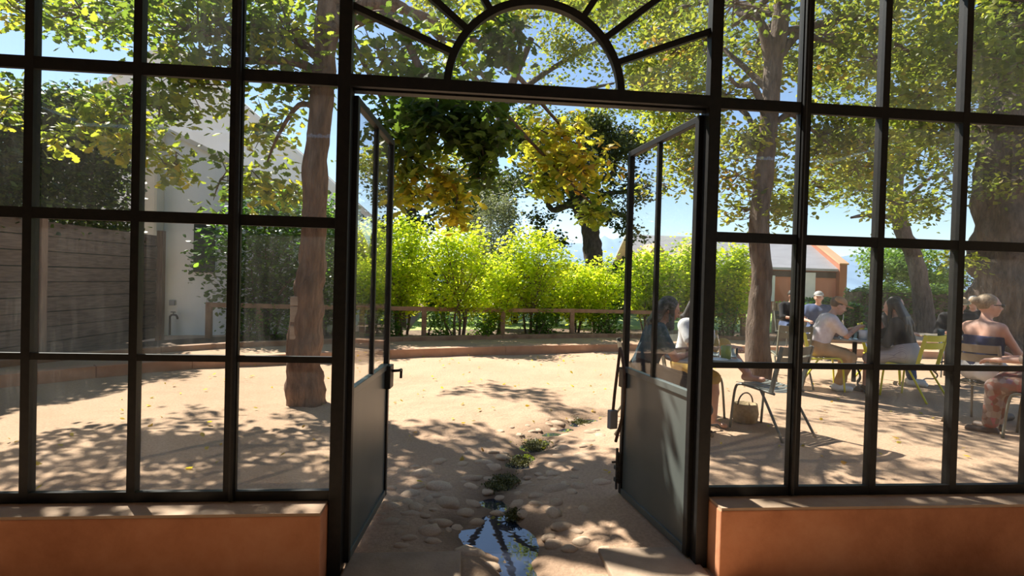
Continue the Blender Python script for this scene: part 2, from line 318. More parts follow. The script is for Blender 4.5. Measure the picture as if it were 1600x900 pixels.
# ================================================================== SETTING
# ---- ground with the wet channel that runs to the doorway
CH = [G(945, 642), G(885, 660), G(835, 688), G(805, 718), G(782, 745), G(772, 775), G(778, 805), G(798, 835), G(806, 868), G(812, 905), G(815, 960)]
CH = np.array([c[:2] for c in CH]); CHP = spline([(*c, 0) for c in CH], 6)[:, :2]
CHW = np.interp(np.arange(len(CHP)), np.linspace(0, len(CHP)-1, 6), [0.06, 0.11, 0.12, 0.10, 0.12, 0.11])
DIPS = [(G(745, 826)[:2], 0.19, 0.055), (G(815, 824)[:2], 0.15, 0.05), (G(785, 800)[:2], 0.08, 0.04), (G(712, 805)[:2], 0.10, 0.02), (G(775, 765)[:2], 0.07, 0.03)]
def ground_z(x, y):
    x = np.asarray(x, float); y = np.asarray(y, float)
    z = 0.012*np.sin(x*1.7+0.4*y)+0.010*np.sin(y*2.3-0.9*x)+0.005*np.sin(7.1*x+3)*np.sin(6.3*y)
    z *= np.clip((y+1.2)/1.5, 0, 1)
    d = np.full(x.shape, 9.0); wd = np.full(x.shape, 0.1)
    for (a, b), ww in zip(CHP, CHW):
        q = np.hypot((x-a)/1.0, y-b); k = q < d; d = np.where(k, q, d); wd = np.where(k, ww, wd)
    irr = 0.75+0.45*np.sin(9*x+5*y)*np.sin(7*y-4*x)+0.25*np.sin(23*y+11*x)
    z = z-0.058*irr*np.exp(-(d/(wd*1.25))**2)-0.035*np.exp(-(d/0.5)**2)
    for c, r_, dep in DIPS: z = z-dep*np.exp(-(((x-c[0])/r_)**2+((y-c[1])/(r_*1.0))**2))
    return z, d
xs = np.concatenate([np.linspace(-60, -9, 14)[:-1], np.linspace(-9, -2, 50)[:-1], np.linspace(-2, 2.6, 150)[:-1], np.linspace(2.6, 10, 60)[:-1], np.linspace(10, 60, 14)])
ys = np.concatenate([np.linspace(-9, -1.2, 6)[:-1], np.linspace(-1.2, 5, 190)[:-1], np.linspace(5, 14, 60)[:-1], np.linspace(14, 70, 15)])
XX, YY = np.meshgrid(xs, ys); ZZ, DD = ground_z(XX, YY)
fine = (np.abs(XX) < 4) & (YY > -1) & (YY < 6)
for i, j in zip(*np.where(fine)):
    ZZ[i, j] += 0.010*mnoise.noise(Vector((XX[i, j]*5, YY[i, j]*5, 0)))+0.006*mnoise.noise(Vector((XX[i, j]*14, YY[i, j]*14, 4)))
nx, ny = len(xs), len(ys)
me = bpy.data.meshes.new('ground')
ii, jj = np.meshgrid(np.arange(ny-1), np.arange(nx-1), indexing='ij'); q = (ii*nx+jj).ravel()
me.from_pydata(np.stack([XX, YY, ZZ], -1).reshape(-1, 3).tolist(), [], np.stack([q, q+1, q+nx+1, q+nx], 1).tolist())
wet = np.clip(1.1-DD/0.33, 0, 1)**1.3*np.clip((4.6-YY)/2, 0, 1)
for c, r_, dep in DIPS: wet = np.maximum(wet, np.clip(1.35-np.hypot(XX-c[0], YY-c[1])/(r_*1.35), 0, 1))
a = me.attributes.new('wet', 'FLOAT', 'POINT'); a.data.foreach_set('value', (wet*0.85).astype(np.float32).ravel())
ground = link('sandy_ground', me, 'sand', smooth=True); tag(ground, 'pale sandy courtyard ground with dappled leaf shade', 'ground', kind='structure')

# water lying in the channel
mb = MB(); WZ = -0.064
L = []; R_ = []
for i in range(len(CHP)):
    t = CHP[min(i+1, len(CHP)-1)]-CHP[max(i-1, 0)]; t /= np.linalg.norm(t); nrm = np.array([-t[1], t[0]])
    hw = 0.17 if i > len(CHP)*0.6 else 0.12
    L.append((*(CHP[i]+nrm*hw), WZ)); R_.append((*(CHP[i]-nrm*hw), WZ))
n = len(L); mb.add(L+R_, [(i, i+1, n+i+1, n+i) for i in range(n-1)])
c = G(785, 826); mb.add([(c[0]+0.36*math.cos(a_)-0.02, c[1]+0.15*math.sin(a_), WZ+0.0006) for a_ in np.linspace(0, 2*math.pi, 28)[:-1]], [tuple(range(27))])
tag(mb.build('puddle', 'water'), 'shallow blue puddle lying in the stony channel at the doorway', 'puddle')

# cobbles set along the channel and in front of the doorway
def stone_mesh(seed):
    bm = bmesh.new(); bmesh.ops.create_icosphere(bm, subdivisions=2, radius=1)
    for v in bm.verts:
        k = 1+0.28*mnoise.noise(v.co*1.3+Vector((seed*7.3, 0, 0))); v.co = Vector((v.co.x*k, v.co.y*k, v.co.z*k*0.5))
    me = bpy.data.meshes.new('stone'); bm.to_mesh(me); bm.free(); me.polygons.foreach_set('use_smooth', np.ones(len(me.polygons), bool)); return me
SM = [stone_mesh(i) for i in range(6)]+[stone_mesh(i+20) for i in range(3)]
for i, s_ in enumerate(SM): s_.materials.append(M['stone_pale' if i < 4 else 'stone_brown'])
placed = []
def put_stone(x, y, r_, up=0.30):
    for a_, b_, c_ in placed:
        if math.hypot(x-a_, y-b_) < (r_+c_)*0.86: return False
    placed.append((x, y, r_)); z = float(ground_z(x, y)[0])
    o = bpy.data.objects.new('stone', SM[random.randrange(len(SM))]); COL.objects.link(o); o.parent = ground
    o.location = (x, y, z-r_*0.22+r_*up*0.2); o.rotation_euler = (random.uniform(-.15, .15), random.uniform(-.15, .15), random.uniform(0, 6.28))
    o.scale = (r_*random.uniform(1.0, 1.35), r_*random.uniform(0.75, 1.0), r_*random.uniform(0.7, 0.95)); return True
for px, py, rr in ((868, 764, 0.085), (905, 762, 0.06), (938, 757, 0.075), (893, 770, 0.05), (640, 768, 0.075), (612, 790, 0.06), (650, 790, 0.06), (838, 772, 0.06), (800, 742, 0.05), (745, 800, 0.05), (770, 830, 0.055), (728, 790, 0.07), (865, 800, 0.06), (880, 820, 0.06), (790, 860, 0.05), (735, 850, 0.08), (700, 780, 0.09), (690, 755, 0.09), (735, 740, 0.09), (820, 705, 0.06), (660, 735, 0.1), (755, 715, 0.08)):
    p = G(px, py); put_stone(p[0], p[1], rr, 0.5)
tries = 0
while len(placed) < 130 and tries < 4000:
    tries += 1
    if random.random() < 0.62:
        c = CHP[random.randrange(len(CHP))]; off = random.choice([-1, 1])*random.uniform(0.13, 0.55); x, y = c[0]+off, c[1]+random.uniform(-.1, .1)
    else:
        p = G(random.uniform(585, 890), random.uniform(715, 850)); x, y = p[0], p[1]
    if y < 0.12 or y > 3.6: continue
    put_stone(x, y, random.uniform(0.028, 0.075))
# moss clumps in the channel
for k, (px, py, rr) in enumerate(((838, 688, 0.16), (812, 712, 0.11), (790, 742, 0.13), (775, 752, 0.1), (908, 653, 0.10), (800, 795, 0.06))):
    p = G(px, py); n = int(900*rr/0.12)
    P = np.stack([p[0]+RNG.normal(0, rr*0.34, n), p[1]+RNG.normal(0, rr*0.5, n), np.zeros(n)], 1); P[:, 2] = np.maximum(ground_z(P[:, 0], P[:, 1])[0], WZ)+0.006+RNG.uniform(0, 0.022, n)
    o = link('moss_patch', leaves_mesh('moss', P, 0.016, RNG.uniform(0, 1, n), 'quad', -1.0), 'leaf_moss')
    tag(o, ['largest mossy clump at the bend of the wet channel', 'mossy clump below the bend of the channel', 'dark mossy clump midway down the stony channel', 'small mossy clump just above the blue puddles', 'farthest mossy tuft where the channel begins', 'little mossy tuft beside the pale bare stone'][k], 'moss', 'moss along the channel', 'stuff')
# threshold slabs just at the doorway
th = empty('threshold'); tag(th, 'worn sandy concrete slabs across the doorway threshold', 'threshold', kind='structure')
for x0, x1 in ((-0.86, -0.30), (0.42, 0.90)):
    MB().box((x0, -0.55, -0.08), (x1, 0.16, 0.018)).build('slab', 'slab', th, bevel=0.008)

# ---- low plastered walls under the glazing
SILL = 0.352; WFY = -0.15
def lowwall(name, x0, x1, label):
    r_ = empty(name); tag(r_, label, 'wall', kind='structure')
    MB().box((x0, WFY, -0.1), (x1, 0.11, SILL-0.012)).build('plaster_body', 'terracotta', r_, bevel=0.008)
    MB().box((x0+0.004, WFY+0.004, SILL-0.0135), (x1-0.004, 0.11, SILL)).build('sill', 'sill_plaster', r_)
    return r_
lowwall('wall_left', -4.6, -0.935, 'low terracotta plastered wall under the left glazing')
lowwall('wall_right', 0.935, 4.6, 'low terracotta plastered wall under the right glazing')

# ---- steel framed glazing
XV = [0.90, 1.386, 1.82, 2.275, 2.73, 3.185, 3.64, 4.1]
WV = [0.062, 0.056, 0.036, 0.038, 0.038, 0.056, 0.038, 0.056]
ZH = [0.378, 1.02, 1.666, 2.335, 3.0, 3.62]; WH = [0.046, 0.030, 0.050, 0.055, 0.04, 0.06]
def steel(mb, p, q, w_, d=0.022):
    mb.bar(p, q, w_, d); a = np.array(p, float)+(0, 0.028, 0); b = np.array(q, float)+(0, 0.028, 0); mb.bar(a, b, w_*0.45, 0.045)
    return mb
def glazing(name, sgn, label):
    root = empty(name); tag(root, label, 'window', kind='structure')
    for x, ww in list(zip(XV, WV))[1:]:
        mb = MB(); steel(mb, (sgn*x, 0, 0.355), (sgn*x, 0, 3.62), ww)
        if ww > 0.05: mb.tube([(sgn*(x-0.012), -0.018, 0.36), (sgn*(x-0.012), -0.018, 3.6)], 0.012, 8)
        mb.build('mullion', 'steel_black', root, bevel=0)
    for z, hh in zip(ZH, WH):
        mb = MB(); steel(mb, (sgn*0.90, 0.001, z), (sgn*4.1, 0.001, z), hh); mb.build('glazing_bar', 'steel_black', root)
    for i in range(len(XV)-1):
        for j in range(len(ZH)-1):
            a = XV[i]+WV[i]*0.3; b = XV[i+1]-WV[i+1]*0.3
            MB().box((min(sgn*a, sgn*b), 0.012, ZH[j]+0.01), (max(sgn*a, sgn*b), 0.016, ZH[j+1]-0.01)).build('glass_pane', 'glass', root)
glazing('window_1', -1, 'black steel framed glazed wall left of the open doorway')
glazing('window_2', 1, 'black steel framed glazed wall right of the open doorway')
# door posts, head and fanlight
fr = empty('trim_1'); tag(fr, 'black steel door posts with head bar', 'door frame', kind='structure')
for s_ in (-1, 1):
    mb = MB().bar((s_*0.90, 0, 0), (s_*0.90, 0, 3.62), 0.060, 0.055); mb.bar((s_*0.875, 0.04, 0), (s_*0.875, 0.04, 2.31), 0.012, 0.05); mb.build('post', 'steel_black', fr, bevel=0.003)
mb = MB(); steel(mb, (-0.9, -0.012, 2.335), (0.9, -0.012, 2.335), 0.056, 0.03); mb.bar((-0.88, 0.04, 2.31), (0.88, 0.04, 2.31), 0.02, 0.05); mb.build('head_bar', 'steel_black', fr)
mb = MB(); steel(mb, (-0.9, 0, 3.62), (0.9, 0, 3.62), 0.06); mb.build('top_rail', 'steel_black', fr)
fan = empty('window_3'); tag(fan, 'sunburst fanlight with a half circle bar above the doorway', 'window', kind='structure')
AR = 0.425; FC = (0.0, 2.345)
mb = MB(); th_ = np.linspace(0, math.pi, 41)
for a0, a1 in zip(th_[:-1], th_[1:]):
    for w_, d_, yo in ((0.036, 0.022, 0), (0.016, 0.045, 0.028)):
        pts = [(FC[0]+r_*math.cos(a_), yo+yy, FC[1]+r_*math.sin(a_)) for a_ in (a0, a1) for r_, yy in ((AR-w_/2, -d_/2), (AR+w_/2, -d_/2), (AR+w_/2, d_/2), (AR-w_/2, d_/2))]
        mb.add(pts, [(0, 1, 5, 4), (1, 2, 6, 5), (2, 3, 7, 6), (3, 0, 4, 7)])
mb.build('arch_bar', 'steel_black', fan)
for deg in (21.5, 39, 58.5, 90, 121.5, 141, 158.5):
    a_ = math.radians(deg); ca, sa = math.cos(a_), math.sin(a_)
    rr = min(0.88/abs(ca) if abs(ca) > 1e-6 else 9, (3.6-FC[1])/sa)
    mb = MB(); steel(mb, (FC[0]+AR*ca, 0.001, FC[1]+AR*sa), (FC[0]+rr*ca, 0.001, FC[1]+rr*sa), 0.030); mb.build('ray_bar', 'steel_black', fan)
poly = [(AR*math.cos(a_), FC[1]+AR*math.sin(a_)) for a_ in np.linspace(0, math.pi, 33)]
MB().prism(poly, 0.012, 0.016).build('glass_pane', 'glass', fan)
rays = [0, 21.5, 39, 58.5, 90, 121.5, 141, 158.5, 180]
def outer(a_):
    ca, sa = math.cos(a_), math.sin(a_); k = min(0.88/abs(ca) if abs(ca) > 1e-6 else 9, 1.26/sa if sa > 1e-6 else 9); return (k*ca, FC[1]+k*sa)
for d0, d1 in zip(rays[:-1], rays[1:]):
    aa = np.radians(np.linspace(d0, d1, 7)); corner = math.atan2(1.26, 0.88)
    out = [outer(a_) for a_ in aa]
    for cc in (corner, math.pi-corner):
        if aa[0] < cc < aa[-1]: out = [outer(a_) for a_ in aa if a_ < cc]+[outer(cc)]+[outer(a_) for a_ in aa if a_ > cc]
    MB().prism([(AR*math.cos(a_), FC[1]+AR*math.sin(a_)) for a_ in aa[::-1]]+out, 0.012, 0.016).build('glass_pane', 'glass', fan)

# ---- door leaves (local x runs from hinge to free edge)
def leaf_door(name, hx, ang, mir, label):
    """hinged at (hx,0); mir=+1: leaf's inner face looks to local -y"""
    W, Z0, Z1, ZR = 0.849, 0.03, 2.283, 0.855
    r_ = empty(name, (hx, 0.035, 0), ang); tag(r_, label, 'door', kind='structure')
    for x in (0.018, W-0.018): MB().bar((x, 0, Z0), (x, 0, Z1), 0.036, 0.036).build('stile', 'steel_black', r_, bevel=0.003)
    for z, hh in ((Z0+0.02, 0.04), (ZR, 0.036), (Z1-0.018, 0.036)): MB().bar((0.036, 0, z), (W-0.036, 0, z), 0.034, hh, up=(0, 0, 1)).build('rail', 'steel_black' if z > 1 else 'door_paint', r_, bevel=0.003)
    MB().bar((W*0.52, 0, ZR+0.01), (W*0.52, 0, Z1-0.03), 0.024, 0.026).build('glazing_bar', 'steel_black', r_)
    for x0, x1 in ((0.034, W*0.52-0.01), (W*0.52+0.01, W-0.034)): MB().box((x0, -0.002, ZR+0.016), (x1, 0.002, Z1-0.034)).build('glass_pane', 'glass_door', r_)
    MB().box((0.034, -0.006, Z0+0.038), (W-0.034, 0.006, ZR-0.016)).build('steel_panel', 'door_paint', r_)
    for z in (0.3, 1.1, 2.0): MB().tube([(-0.004, mir*0.02, z-0.05), (-0.004, mir*0.02, z+0.05)], 0.011, 10).build('hinge', 'steel_black', r_)
    return r_, W
PI = math.pi
d1, W_ = leaf_door('door_1', -0.862, PI/2-0.081, 1, 'left steel door leaf standing open with a black lock box and lever')
d2, W_ = leaf_door('door_2', 0.862, PI/2+0.126, -1, 'right steel door leaf standing open with sunlight across its panel')
# hardware of the left leaf
lk = MB().box((W_-0.085, -0.042, 0.72), (W_+0.015, 0.035, 0.865)).build('lock_box', 'steel_black', d1, bevel=0.006)
for s_ in (-1,):
    mb = MB().tube(spline([(W_-0.02, -0.035, 0.825), (W_-0.02, -0.075, 0.828), (W_-0.005, -0.085, 0.828), (W_+0.05, -0.083, 0.822), (W_+0.062, -0.08, 0.80), (W_+0.06, -0.08, 0.765)], 5), 0.009, 8); mb.build('lever', 'steel_black', lk, True)
lk = MB().box((W_-0.065, -0.03, 0.735), (W_+0.008, 0.035, 0.865)).build('lock_box', 'steel_black', d2, bevel=0.006)
# foot bolt of the right leaf
mb = MB().bar((W_-0.018, 0.028, 0.10), (W_-0.018, 0.028, 0.30), 0.03, 0.012); bo = mb.build('bolt_plate', 'iron', d2)
mb = MB().tube([(W_-0.018, 0.04, 0.06), (W_-0.018, 0.04, 0.33)], 0.009, 8); mb.tube([(W_-0.018, 0.04, 0.24), (W_-0.018, 0.075, 0.24)], 0.007, 8)
mb.box((W_-0.036, 0.026, 0.11), (W_, 0.053, 0.135)); mb.box((W_-0.036, 0.026, 0.19), (W_, 0.053, 0.215)); mb.build('bolt_rod', 'iron', bo)
# strap with a small grey box hanging off the outer edge of the right leaf
st = empty('door_strap', (0, 0, 0)); tag(st, 'black strap with grey box hanging at the right door edge', 'strap')
p0 = AT(969, 543, 3.50); p1 = AT(972, 590, 3.50); p2 = AT(958, 640, 3.50); p3 = AT(962, 690, 3.48)
MB().tube(spline([p0, AT(966, 570, 3.5), AT(961, 610, 3.5), p2], 5), 0.010, 8).build('strap_cord', 'leather', st, True)
MB().tube(spline([p0, AT(975, 575, 3.45), AT(974, 640, 3.42), p3], 5), 0.010, 8).build('strap_cord', 'leather', st, True)
MB().box((-0.028, -0.02, -0.06), (0.028, 0.02, 0.06)).build('weight_box', 'grey_plastic', st, bevel=0.006, loc=tuple(AT(957, 655, 3.5)), rz=0.3)

# ---- the room behind the camera: it shades the inner face and shows in the panes
room = empty('wall_back'); tag(room, 'plastered rear wall with one bright window opening', 'wall', kind='structure')
BY = -7.5
for x0, x1, z0, z1 in ((-7, 2.4, 0, 3.9), (2.4, 4.2, 0, 0.9), (2.4, 4.2, 2.9, 3.9), (4.2, 7, 0, 3.9)):
    MB().box((x0, BY-0.2, z0), (x1, BY, z1)).build('wall_section', 'cream_plaster', room)
x = 3.3; MB().box((x-0.03, BY-0.12, 0.9), (x+0.03, BY-0.06, 2.9)).build('casement_mullion', 'wood_post', room); MB().box((x-0.9, BY-0.12, 1.87), (x+0.9, BY-0.06, 1.93)).build('casement_bar', 'wood_post', room)
for nm, x in (('wall_side_left', -7.0), ('wall_side_right', 7.0)):
    o = MB().box((x-0.1, -7.7, -0.1), (x+0.1, -0.2, 3.9)).build(nm, 'cream_plaster'); tag(o, 'plain plastered side wall of the room, '+nm.split('_')[-1]+' side', 'wall', kind='structure')
xs_ = np.linspace(-7, 7, 281); zc = 3.86+0.018*np.cos(xs_*2*math.pi/0.15)
mb = MB(); n = len(xs_); mb.add([(x, -7.7, z+0.15) for x, z in zip(xs_, zc)]+[(x, 0.05, z-0.12) for x, z in zip(xs_, zc)], [(i, i+1, n+i+1, n+i) for i in range(n-1)])
o = mb.build('ceiling', 'ceiling_sheet'); tag(o, 'corrugated sheet ceiling over the room', 'ceiling', kind='structure')

# ================================================================== BUILDINGS AND FENCES
# ---- white gabled house at the left
def quad_wall(mb, pts, thick, dirn):
    n = len(pts); a = [np.array(p, float) for p in pts]; b = [p+np.array(dirn, float)*thick for p in a]
    mb.add(a+b, [tuple(range(n)), tuple(range(2*n-1, n-1, -1))]+[(i, i+n, (i+1) % n+n, (i+1) % n) for i in range(n)])
hs = empty('white_house'); tag(hs, 'white plastered house with a steep gable behind the oak trunk', 'building')
Yg = 13.2
gp = lambda px, py: ATY(px, py, Yg)
ap = gp(268, 66); le = gp(60, 200); re_ = gp(560, 325); gx0, gx1 = le[0], re_[0]
mb = MB(); quad_wall(mb, [(gx0, Yg, 0), (gx1, Yg, 0), (gx1, Yg, re_[2]), (ap[0], Yg, ap[2]), (gx0, Yg, le[2])], 0.35, (0, 1, 0)); mb.build('gable_wall', 'white_plaster', hs)
mb = MB()
for e in (le, re_):
    quad_wall(mb, [(ap[0], Yg+0.35, ap[2]-0.1), (e[0], Yg+0.35, e[2]-0.1), (e[0], Yg+9, e[2]-0.1), (ap[0], Yg+9, ap[2]-0.1)], 0.25, (0, 0, -1))
mb.build('roof', 'roof_thatch', hs)
MB().box((gx0+0.2, Yg+0.3, 0), (gx0+0.5, Yg+9, le[2]-0.3)).build('side_wall', 'white_plaster', hs); MB().box((gx1-0.5, Yg+0.3, 0), (gx1-0.2, Yg+9, re_[2]-0.3)).build('side_wall', 'white_plaster', hs)
mb = MB()
for e in (le, re_): mb.bar((ap[0], Yg+0.15, ap[2]+0.04), (e[0], Yg+0.15, e[2]+0.04), 0.45, 0.1, up=(0, 0, 1))
mb.build('gable_coping', 'white_plaster', hs)
# lower wing in front with a raking top
Yw = 10.2; wp = lambda px, py: ATY(px, py, Yw)
wa = wp(222, 188); wb = wp(365, 256); wc = wp(545, 345)
mb = MB(); quad_wall(mb, [(wa[0], Yw, -0.05), (wc[0], Yw, -0.05), (wc[0], Yw, wc[2]), (wa[0], Yw, wa[2])], 0.3, (0, 1, 0)); wing = mb.build('wing_wall', 'white_plaster', hs)
mb = MB().bar((wa[0], Yw+0.12, wa[2]+0.05), (wc[0], Yw+0.12, wc[2]+0.05), 0.42, 0.1, up=(0, 0, 1)); mb.build('wing_coping', 'cream_plaster', wing)
c0, c1 = wp(219, 206), wp(260, 206)
MB().box((c0[0], Yw-0.32, -0.05), (c1[0], Yw-0.001, c0[2])).build('pier', 'cream_plaster', hs, bevel=0.06)
s0, s1 = wp(306, 350), wp(336, 426)
MB().box((s0[0]-0.02, Yw-0.05, s1[2]), (s1[0], Yw-0.001, s0[2])).build('shutter', 'dark_shutter_gap_shade', hs, bevel=0.01)
b0 = wp(270, 473); MB().box((b0[0]-0.06, Yw-0.05, b0[2]-0.06), (b0[0]+0.06, Yw, b0[2]+0.06)).build('socket_box', 'grey_plastic', hs, bevel=0.01)
b0 = wp(295, 427); MB().tube([b0, b0+np.array([0.08, -0.14, 0.04]), b0+np.array([0.12, -0.16, 0.0])], 0.014, 6).build('wall_hook', 'iron', hs)
# standpipe tap
tp = G(271, 535, 0.12); tp[1] = min(tp[1], Yw-0.12)
tp = np.array([wp(271, 500)[0], Yw-0.15, 0]); tz = wp(271, 493)[2]
tr = empty('garden_tap', tuple(tp)); tag(tr, 'standpipe garden tap in front of the white wall', 'tap')
MB().tube([(0, 0, 0.0), (0, 0, tz)], 0.022, 8).build('pipe', 'iron', tr)
sp_ = MB().tube(spline([(0, 0, tz-0.01), (0.06, -0.03, tz+0.03), (0.16, -0.06, tz+0.02), (0.20, -0.07, tz-0.06)], 5), 0.022, 8).build('spout', 'iron', tr, True)
MB().bar((0.03, -0.03, tz+0.09), (0.14, -0.04, tz+0.09), 0.025, 0.015).tube([(0.09, -0.04, tz+0.02), (0.09, -0.04, tz+0.09)], 0.01, 6).build('handle', 'iron', sp_)

# ---- plank screen fence at far left (runs away from the house front)
fa, fb = G(247, 532), G(58, 566)
fdir = (fb-fa)[:2]; fdir /= np.linalg.norm(fdir); fa2, fb2 = fa[:2], fa[:2]+fdir*7.2
FH = 2.18
fe = empty('plank_fence'); tag(fe, 'tall weathered plank fence in shade at the left edge', 'fence')
nrm = np.array([fdir[1], -fdir[0]]);  nrm = nrm if nrm[0] > 0 else -nrm
rows = 9; ph = (FH-0.10)/rows; seg = [0, math.dist(fa[:2], fb[:2]), 5.0, 7.2]
seg = sorted(seg)
for i in range(rows):
    for s0_, s1_ in zip(seg[:-1], seg[1:]):
        if s1_-s0_ < 0.2: continue
        a = fa2+fdir*s0_; b = fa2+fdir*s1_; z = 0.05+ph*(i+0.5); off = -0.03+(0.012 if i % 2 else 0)
        MB().bar((*(a+nrm*off), z+random.uniform(-.002, .002)), (*(b+nrm*off), z+random.uniform(-.004, .004)), 0.028, ph-0.016, up=(0, 0, 1)).build('plank', 'wood_grey', fe)
MB().bar((*(fa2-nrm*0.075), FH/2), (*(fb2-nrm*0.075), FH/2), 0.012, FH-0.1, up=(0, 0, 1)).build('gap_shade_board', 'dark_shutter_gap_shade', fe)  # added dark sheet standing in for the shade between planks, stops light leaks
for s_ in seg:
    a = fa2+fdir*s_+nrm*0.03; MB().box((a[0]-0.06, a[1]-0.06, -0.1), (a[0]+0.06, a[1]+0.06, FH+0.05)).build('post', 'wood_post', fe, bevel=0.008)

# ---- raised bed: kerbs, soil, rail fence
KZ = 0.15
def strip(name, pts, wd, z0, z1, mat, label, cat='kerb', kind='structure'):
    r_ = empty(name); tag(r_, label, cat, kind=kind)
    for i in range(len(pts)-1):
        a, b = np.array(pts[i][:2]), np.array(pts[i+1][:2]); t = (b-a)/np.linalg.norm(b-a); nn = np.array([-t[1], t[0]])*wd
        vs = [(*a, z0), (*b, z0), (*(b+nn), z0), (*(a+nn), z0), (*a, z1), (*b, z1), (*(b+nn), z1), (*(a+nn), z1)]
        MB().add(vs, [(0, 3, 2, 1), (4, 5, 6, 7), (0, 1, 5, 4), (1, 2, 6, 5), (2, 3, 7, 6), (3, 0, 4, 7)]).build('kerb_section', mat, r_, bevel=0.012)
    return r_
k1 = [G(-260, 640), G(-60, 612), G(150, 590), G(300, 577), G(450, 568), G(610, 560), G(790, 553), G(975, 549), G(1165, 552), G(1330, 556), G(1600, 566)]
strip('front_kerb', k1, 0.22, -0.05, KZ, 'kerb', 'low terracotta kerb at the front of the planted bed')
k2 = [np.array(p)+np.array([0.05, 1.45, 0]) for p in k1]
strip('rear_kerb', k2, 0.16, 0.0, KZ+0.07, 'wood_rail', 'dark timber edging behind the terracotta kerb')
mb = MB(); n = len(k1)
mb.add([(p[0], p[1]+0.1, KZ-0.02) for p in k1]+[(p[0], p[1]+1.5, KZ-0.02) for p in k1], [(i, i+1, n+i+1, n+i) for i in range(n-1)]); tag(mb.build('raised_path', 'sand'), 'sandy raised walk between the kerbs', 'path', kind='structure')
mb = MB(); mb.add([(p[0], p[1]+1.5, KZ+0.02) for p in k1]+[(p[0], p[1]+3.4, KZ+0.02) for p in k1], [(i, i+1, n+i+1, n+i) for i in range(n-1)]); tag(mb.build('planting_soil', 'soil'), 'dark soil of the planted bed under the shrubs', 'soil', kind='structure')
mb = MB(); kl = k1[5:]; n = len(kl); mb.add([(p[0], p[1]+3.3, KZ+0.01) for p in kl]+[(kl[-1][0]+30, 70, KZ+0.01), (kl[0][0]-2, 70, KZ+0.01)], [tuple(range(n+2))]); tag(mb.build('lawn', 'lawn'), 'sunlit grass beyond the shrubs', 'grass', kind='structure')
BZ = KZ+0.02
# rail fence: posts with a sagging top rail
rf = empty('rail_fence'); tag(rf, 'low timber post and rail fence in front of the lime shrubs', 'fence')
pp = [(326, 472, 528), (405, 474, 528), (500, 476, 527), (565, 477, 526), (662, 479, 526), (785, 481, 525), (893, 482, 523), (978, 484, 522), (1080, 487, 524), (1160, 490, 526)]
pts = []
for px, ty, by in pp:
    g = G(px, by, BZ); g2 = AT(px, ty, np.dot(g-CAM, _f)); pts.append((g, g2[2]))
    MB().box((g[0]-0.05, g[1]-0.05, BZ-0.1), (g[0]+0.05, g[1]+0.05, g2[2])).build('post', 'wood_rail', rf, bevel=0.01)
for (a, za), (b, zb) in zip(pts[:-1], pts[1:]):
    MB().bar((a[0], a[1]-0.0, za-0.05), (b[0], b[1], zb-0.05), 0.07, 0.09, up=(0, 0, 1)).build('rail', 'wood_rail', rf, bevel=0.01)

# ---- terracotta barn far right
bn = empty('barn'); tag(bn, 'terracotta barn with a pale grey roof beyond the tables', 'building')
D = 27.0
e0, e1 = AT(1000, 418, D), AT(1334, 421, D); bY = e0[1]; bX0, bX1 = e0[0], e1[0]; ez = (e0[2]+e1[2])/2; rz_ = AT(1290, 378, D+2.6)[2]
MB().box((bX0, bY, -0.2), (bX1, bY+5.2, ez)).build('wall', 'barn_wall', bn)
mb = MB(); quad_wall(mb, [(bX0, bY-0.15, ez), (bX1-0.2, bY-0.15, ez), (bX1-0.2, bY+2.6, rz_), (bX0, bY+2.6, rz_)], 0.12, (0, 0, 1)); quad_wall(mb, [(bX0, bY+2.6, rz_), (bX1, bY+2.6, rz_), (bX1, bY+5.3, ez), (bX0, bY+5.3, ez)], 0.12, (0, 0, 1)); mb.build('roof', 'barn_roof', bn)
mb = MB(); poly = [(bY-0.25, -0.2), (bY+5.4, -0.2), (bY+5.4, ez+0.35), (bY+2.6, rz_+0.35), (bY-0.25, ez+0.35)]
mb.add([(bX1-0.2, y, z) for y, z in poly]+[(bX1+0.2, y, z) for y, z in poly], [(0, 1, 2, 3, 4), (9, 8, 7, 6, 5)]+[(i, (i+1) % 5, (i+1) % 5+5, i+5) for i in range(5)]); mb.build('gable_parapet', 'barn_wall', bn)
mb = MB().bar((bX1, bY-0.3, ez+0.38), (bX1, bY+2.6, rz_+0.38), 0.5, 0.08, up=(0, 0, 1)).bar((bX1, bY+2.6, rz_+0.38), (bX1, bY+5.4, ez+0.38), 0.5, 0.08, up=(0, 0, 1)); mb.build('gable_coping', 'barn_coping', bn)
for px0, px1 in ((1010, 1046), (1082, 1108)):
    a, b = AT(px0, 430, D-0.6), AT(px1, 430, D-0.6); h_ = AT(px0, 378, D-0.6)[2]
    mb = MB().prism([(a[0]-0.3, -0.2), (b[0]+0.3, -0.2), (b[0]+0.3, ez+0.1), ((a[0]+b[0])/2, h_), (a[0]-0.3, ez+0.1)], bY-0.6, bY+1.5); mb.build('cross_gable', 'barn_coping', bn)
for px0, px1, py0, py1 in ((1207, 1223, 430, 472), (1262, 1270, 424, 470), (1274, 1292, 420, 470)):
    a, b = AT(px0, py0, D-0.1), AT(px1, py1, D-0.1); MB().box((a[0], bY-0.06, b[2]), (b[0], bY+0.01, min(a[2], ez-0.1))).build('white_panel', 'white_paint', bn)
MB().box((bX0, bY-0.05, ez-0.35), (bX1-0.25, bY, ez-0.05)).build('fascia', 'leather', bn)

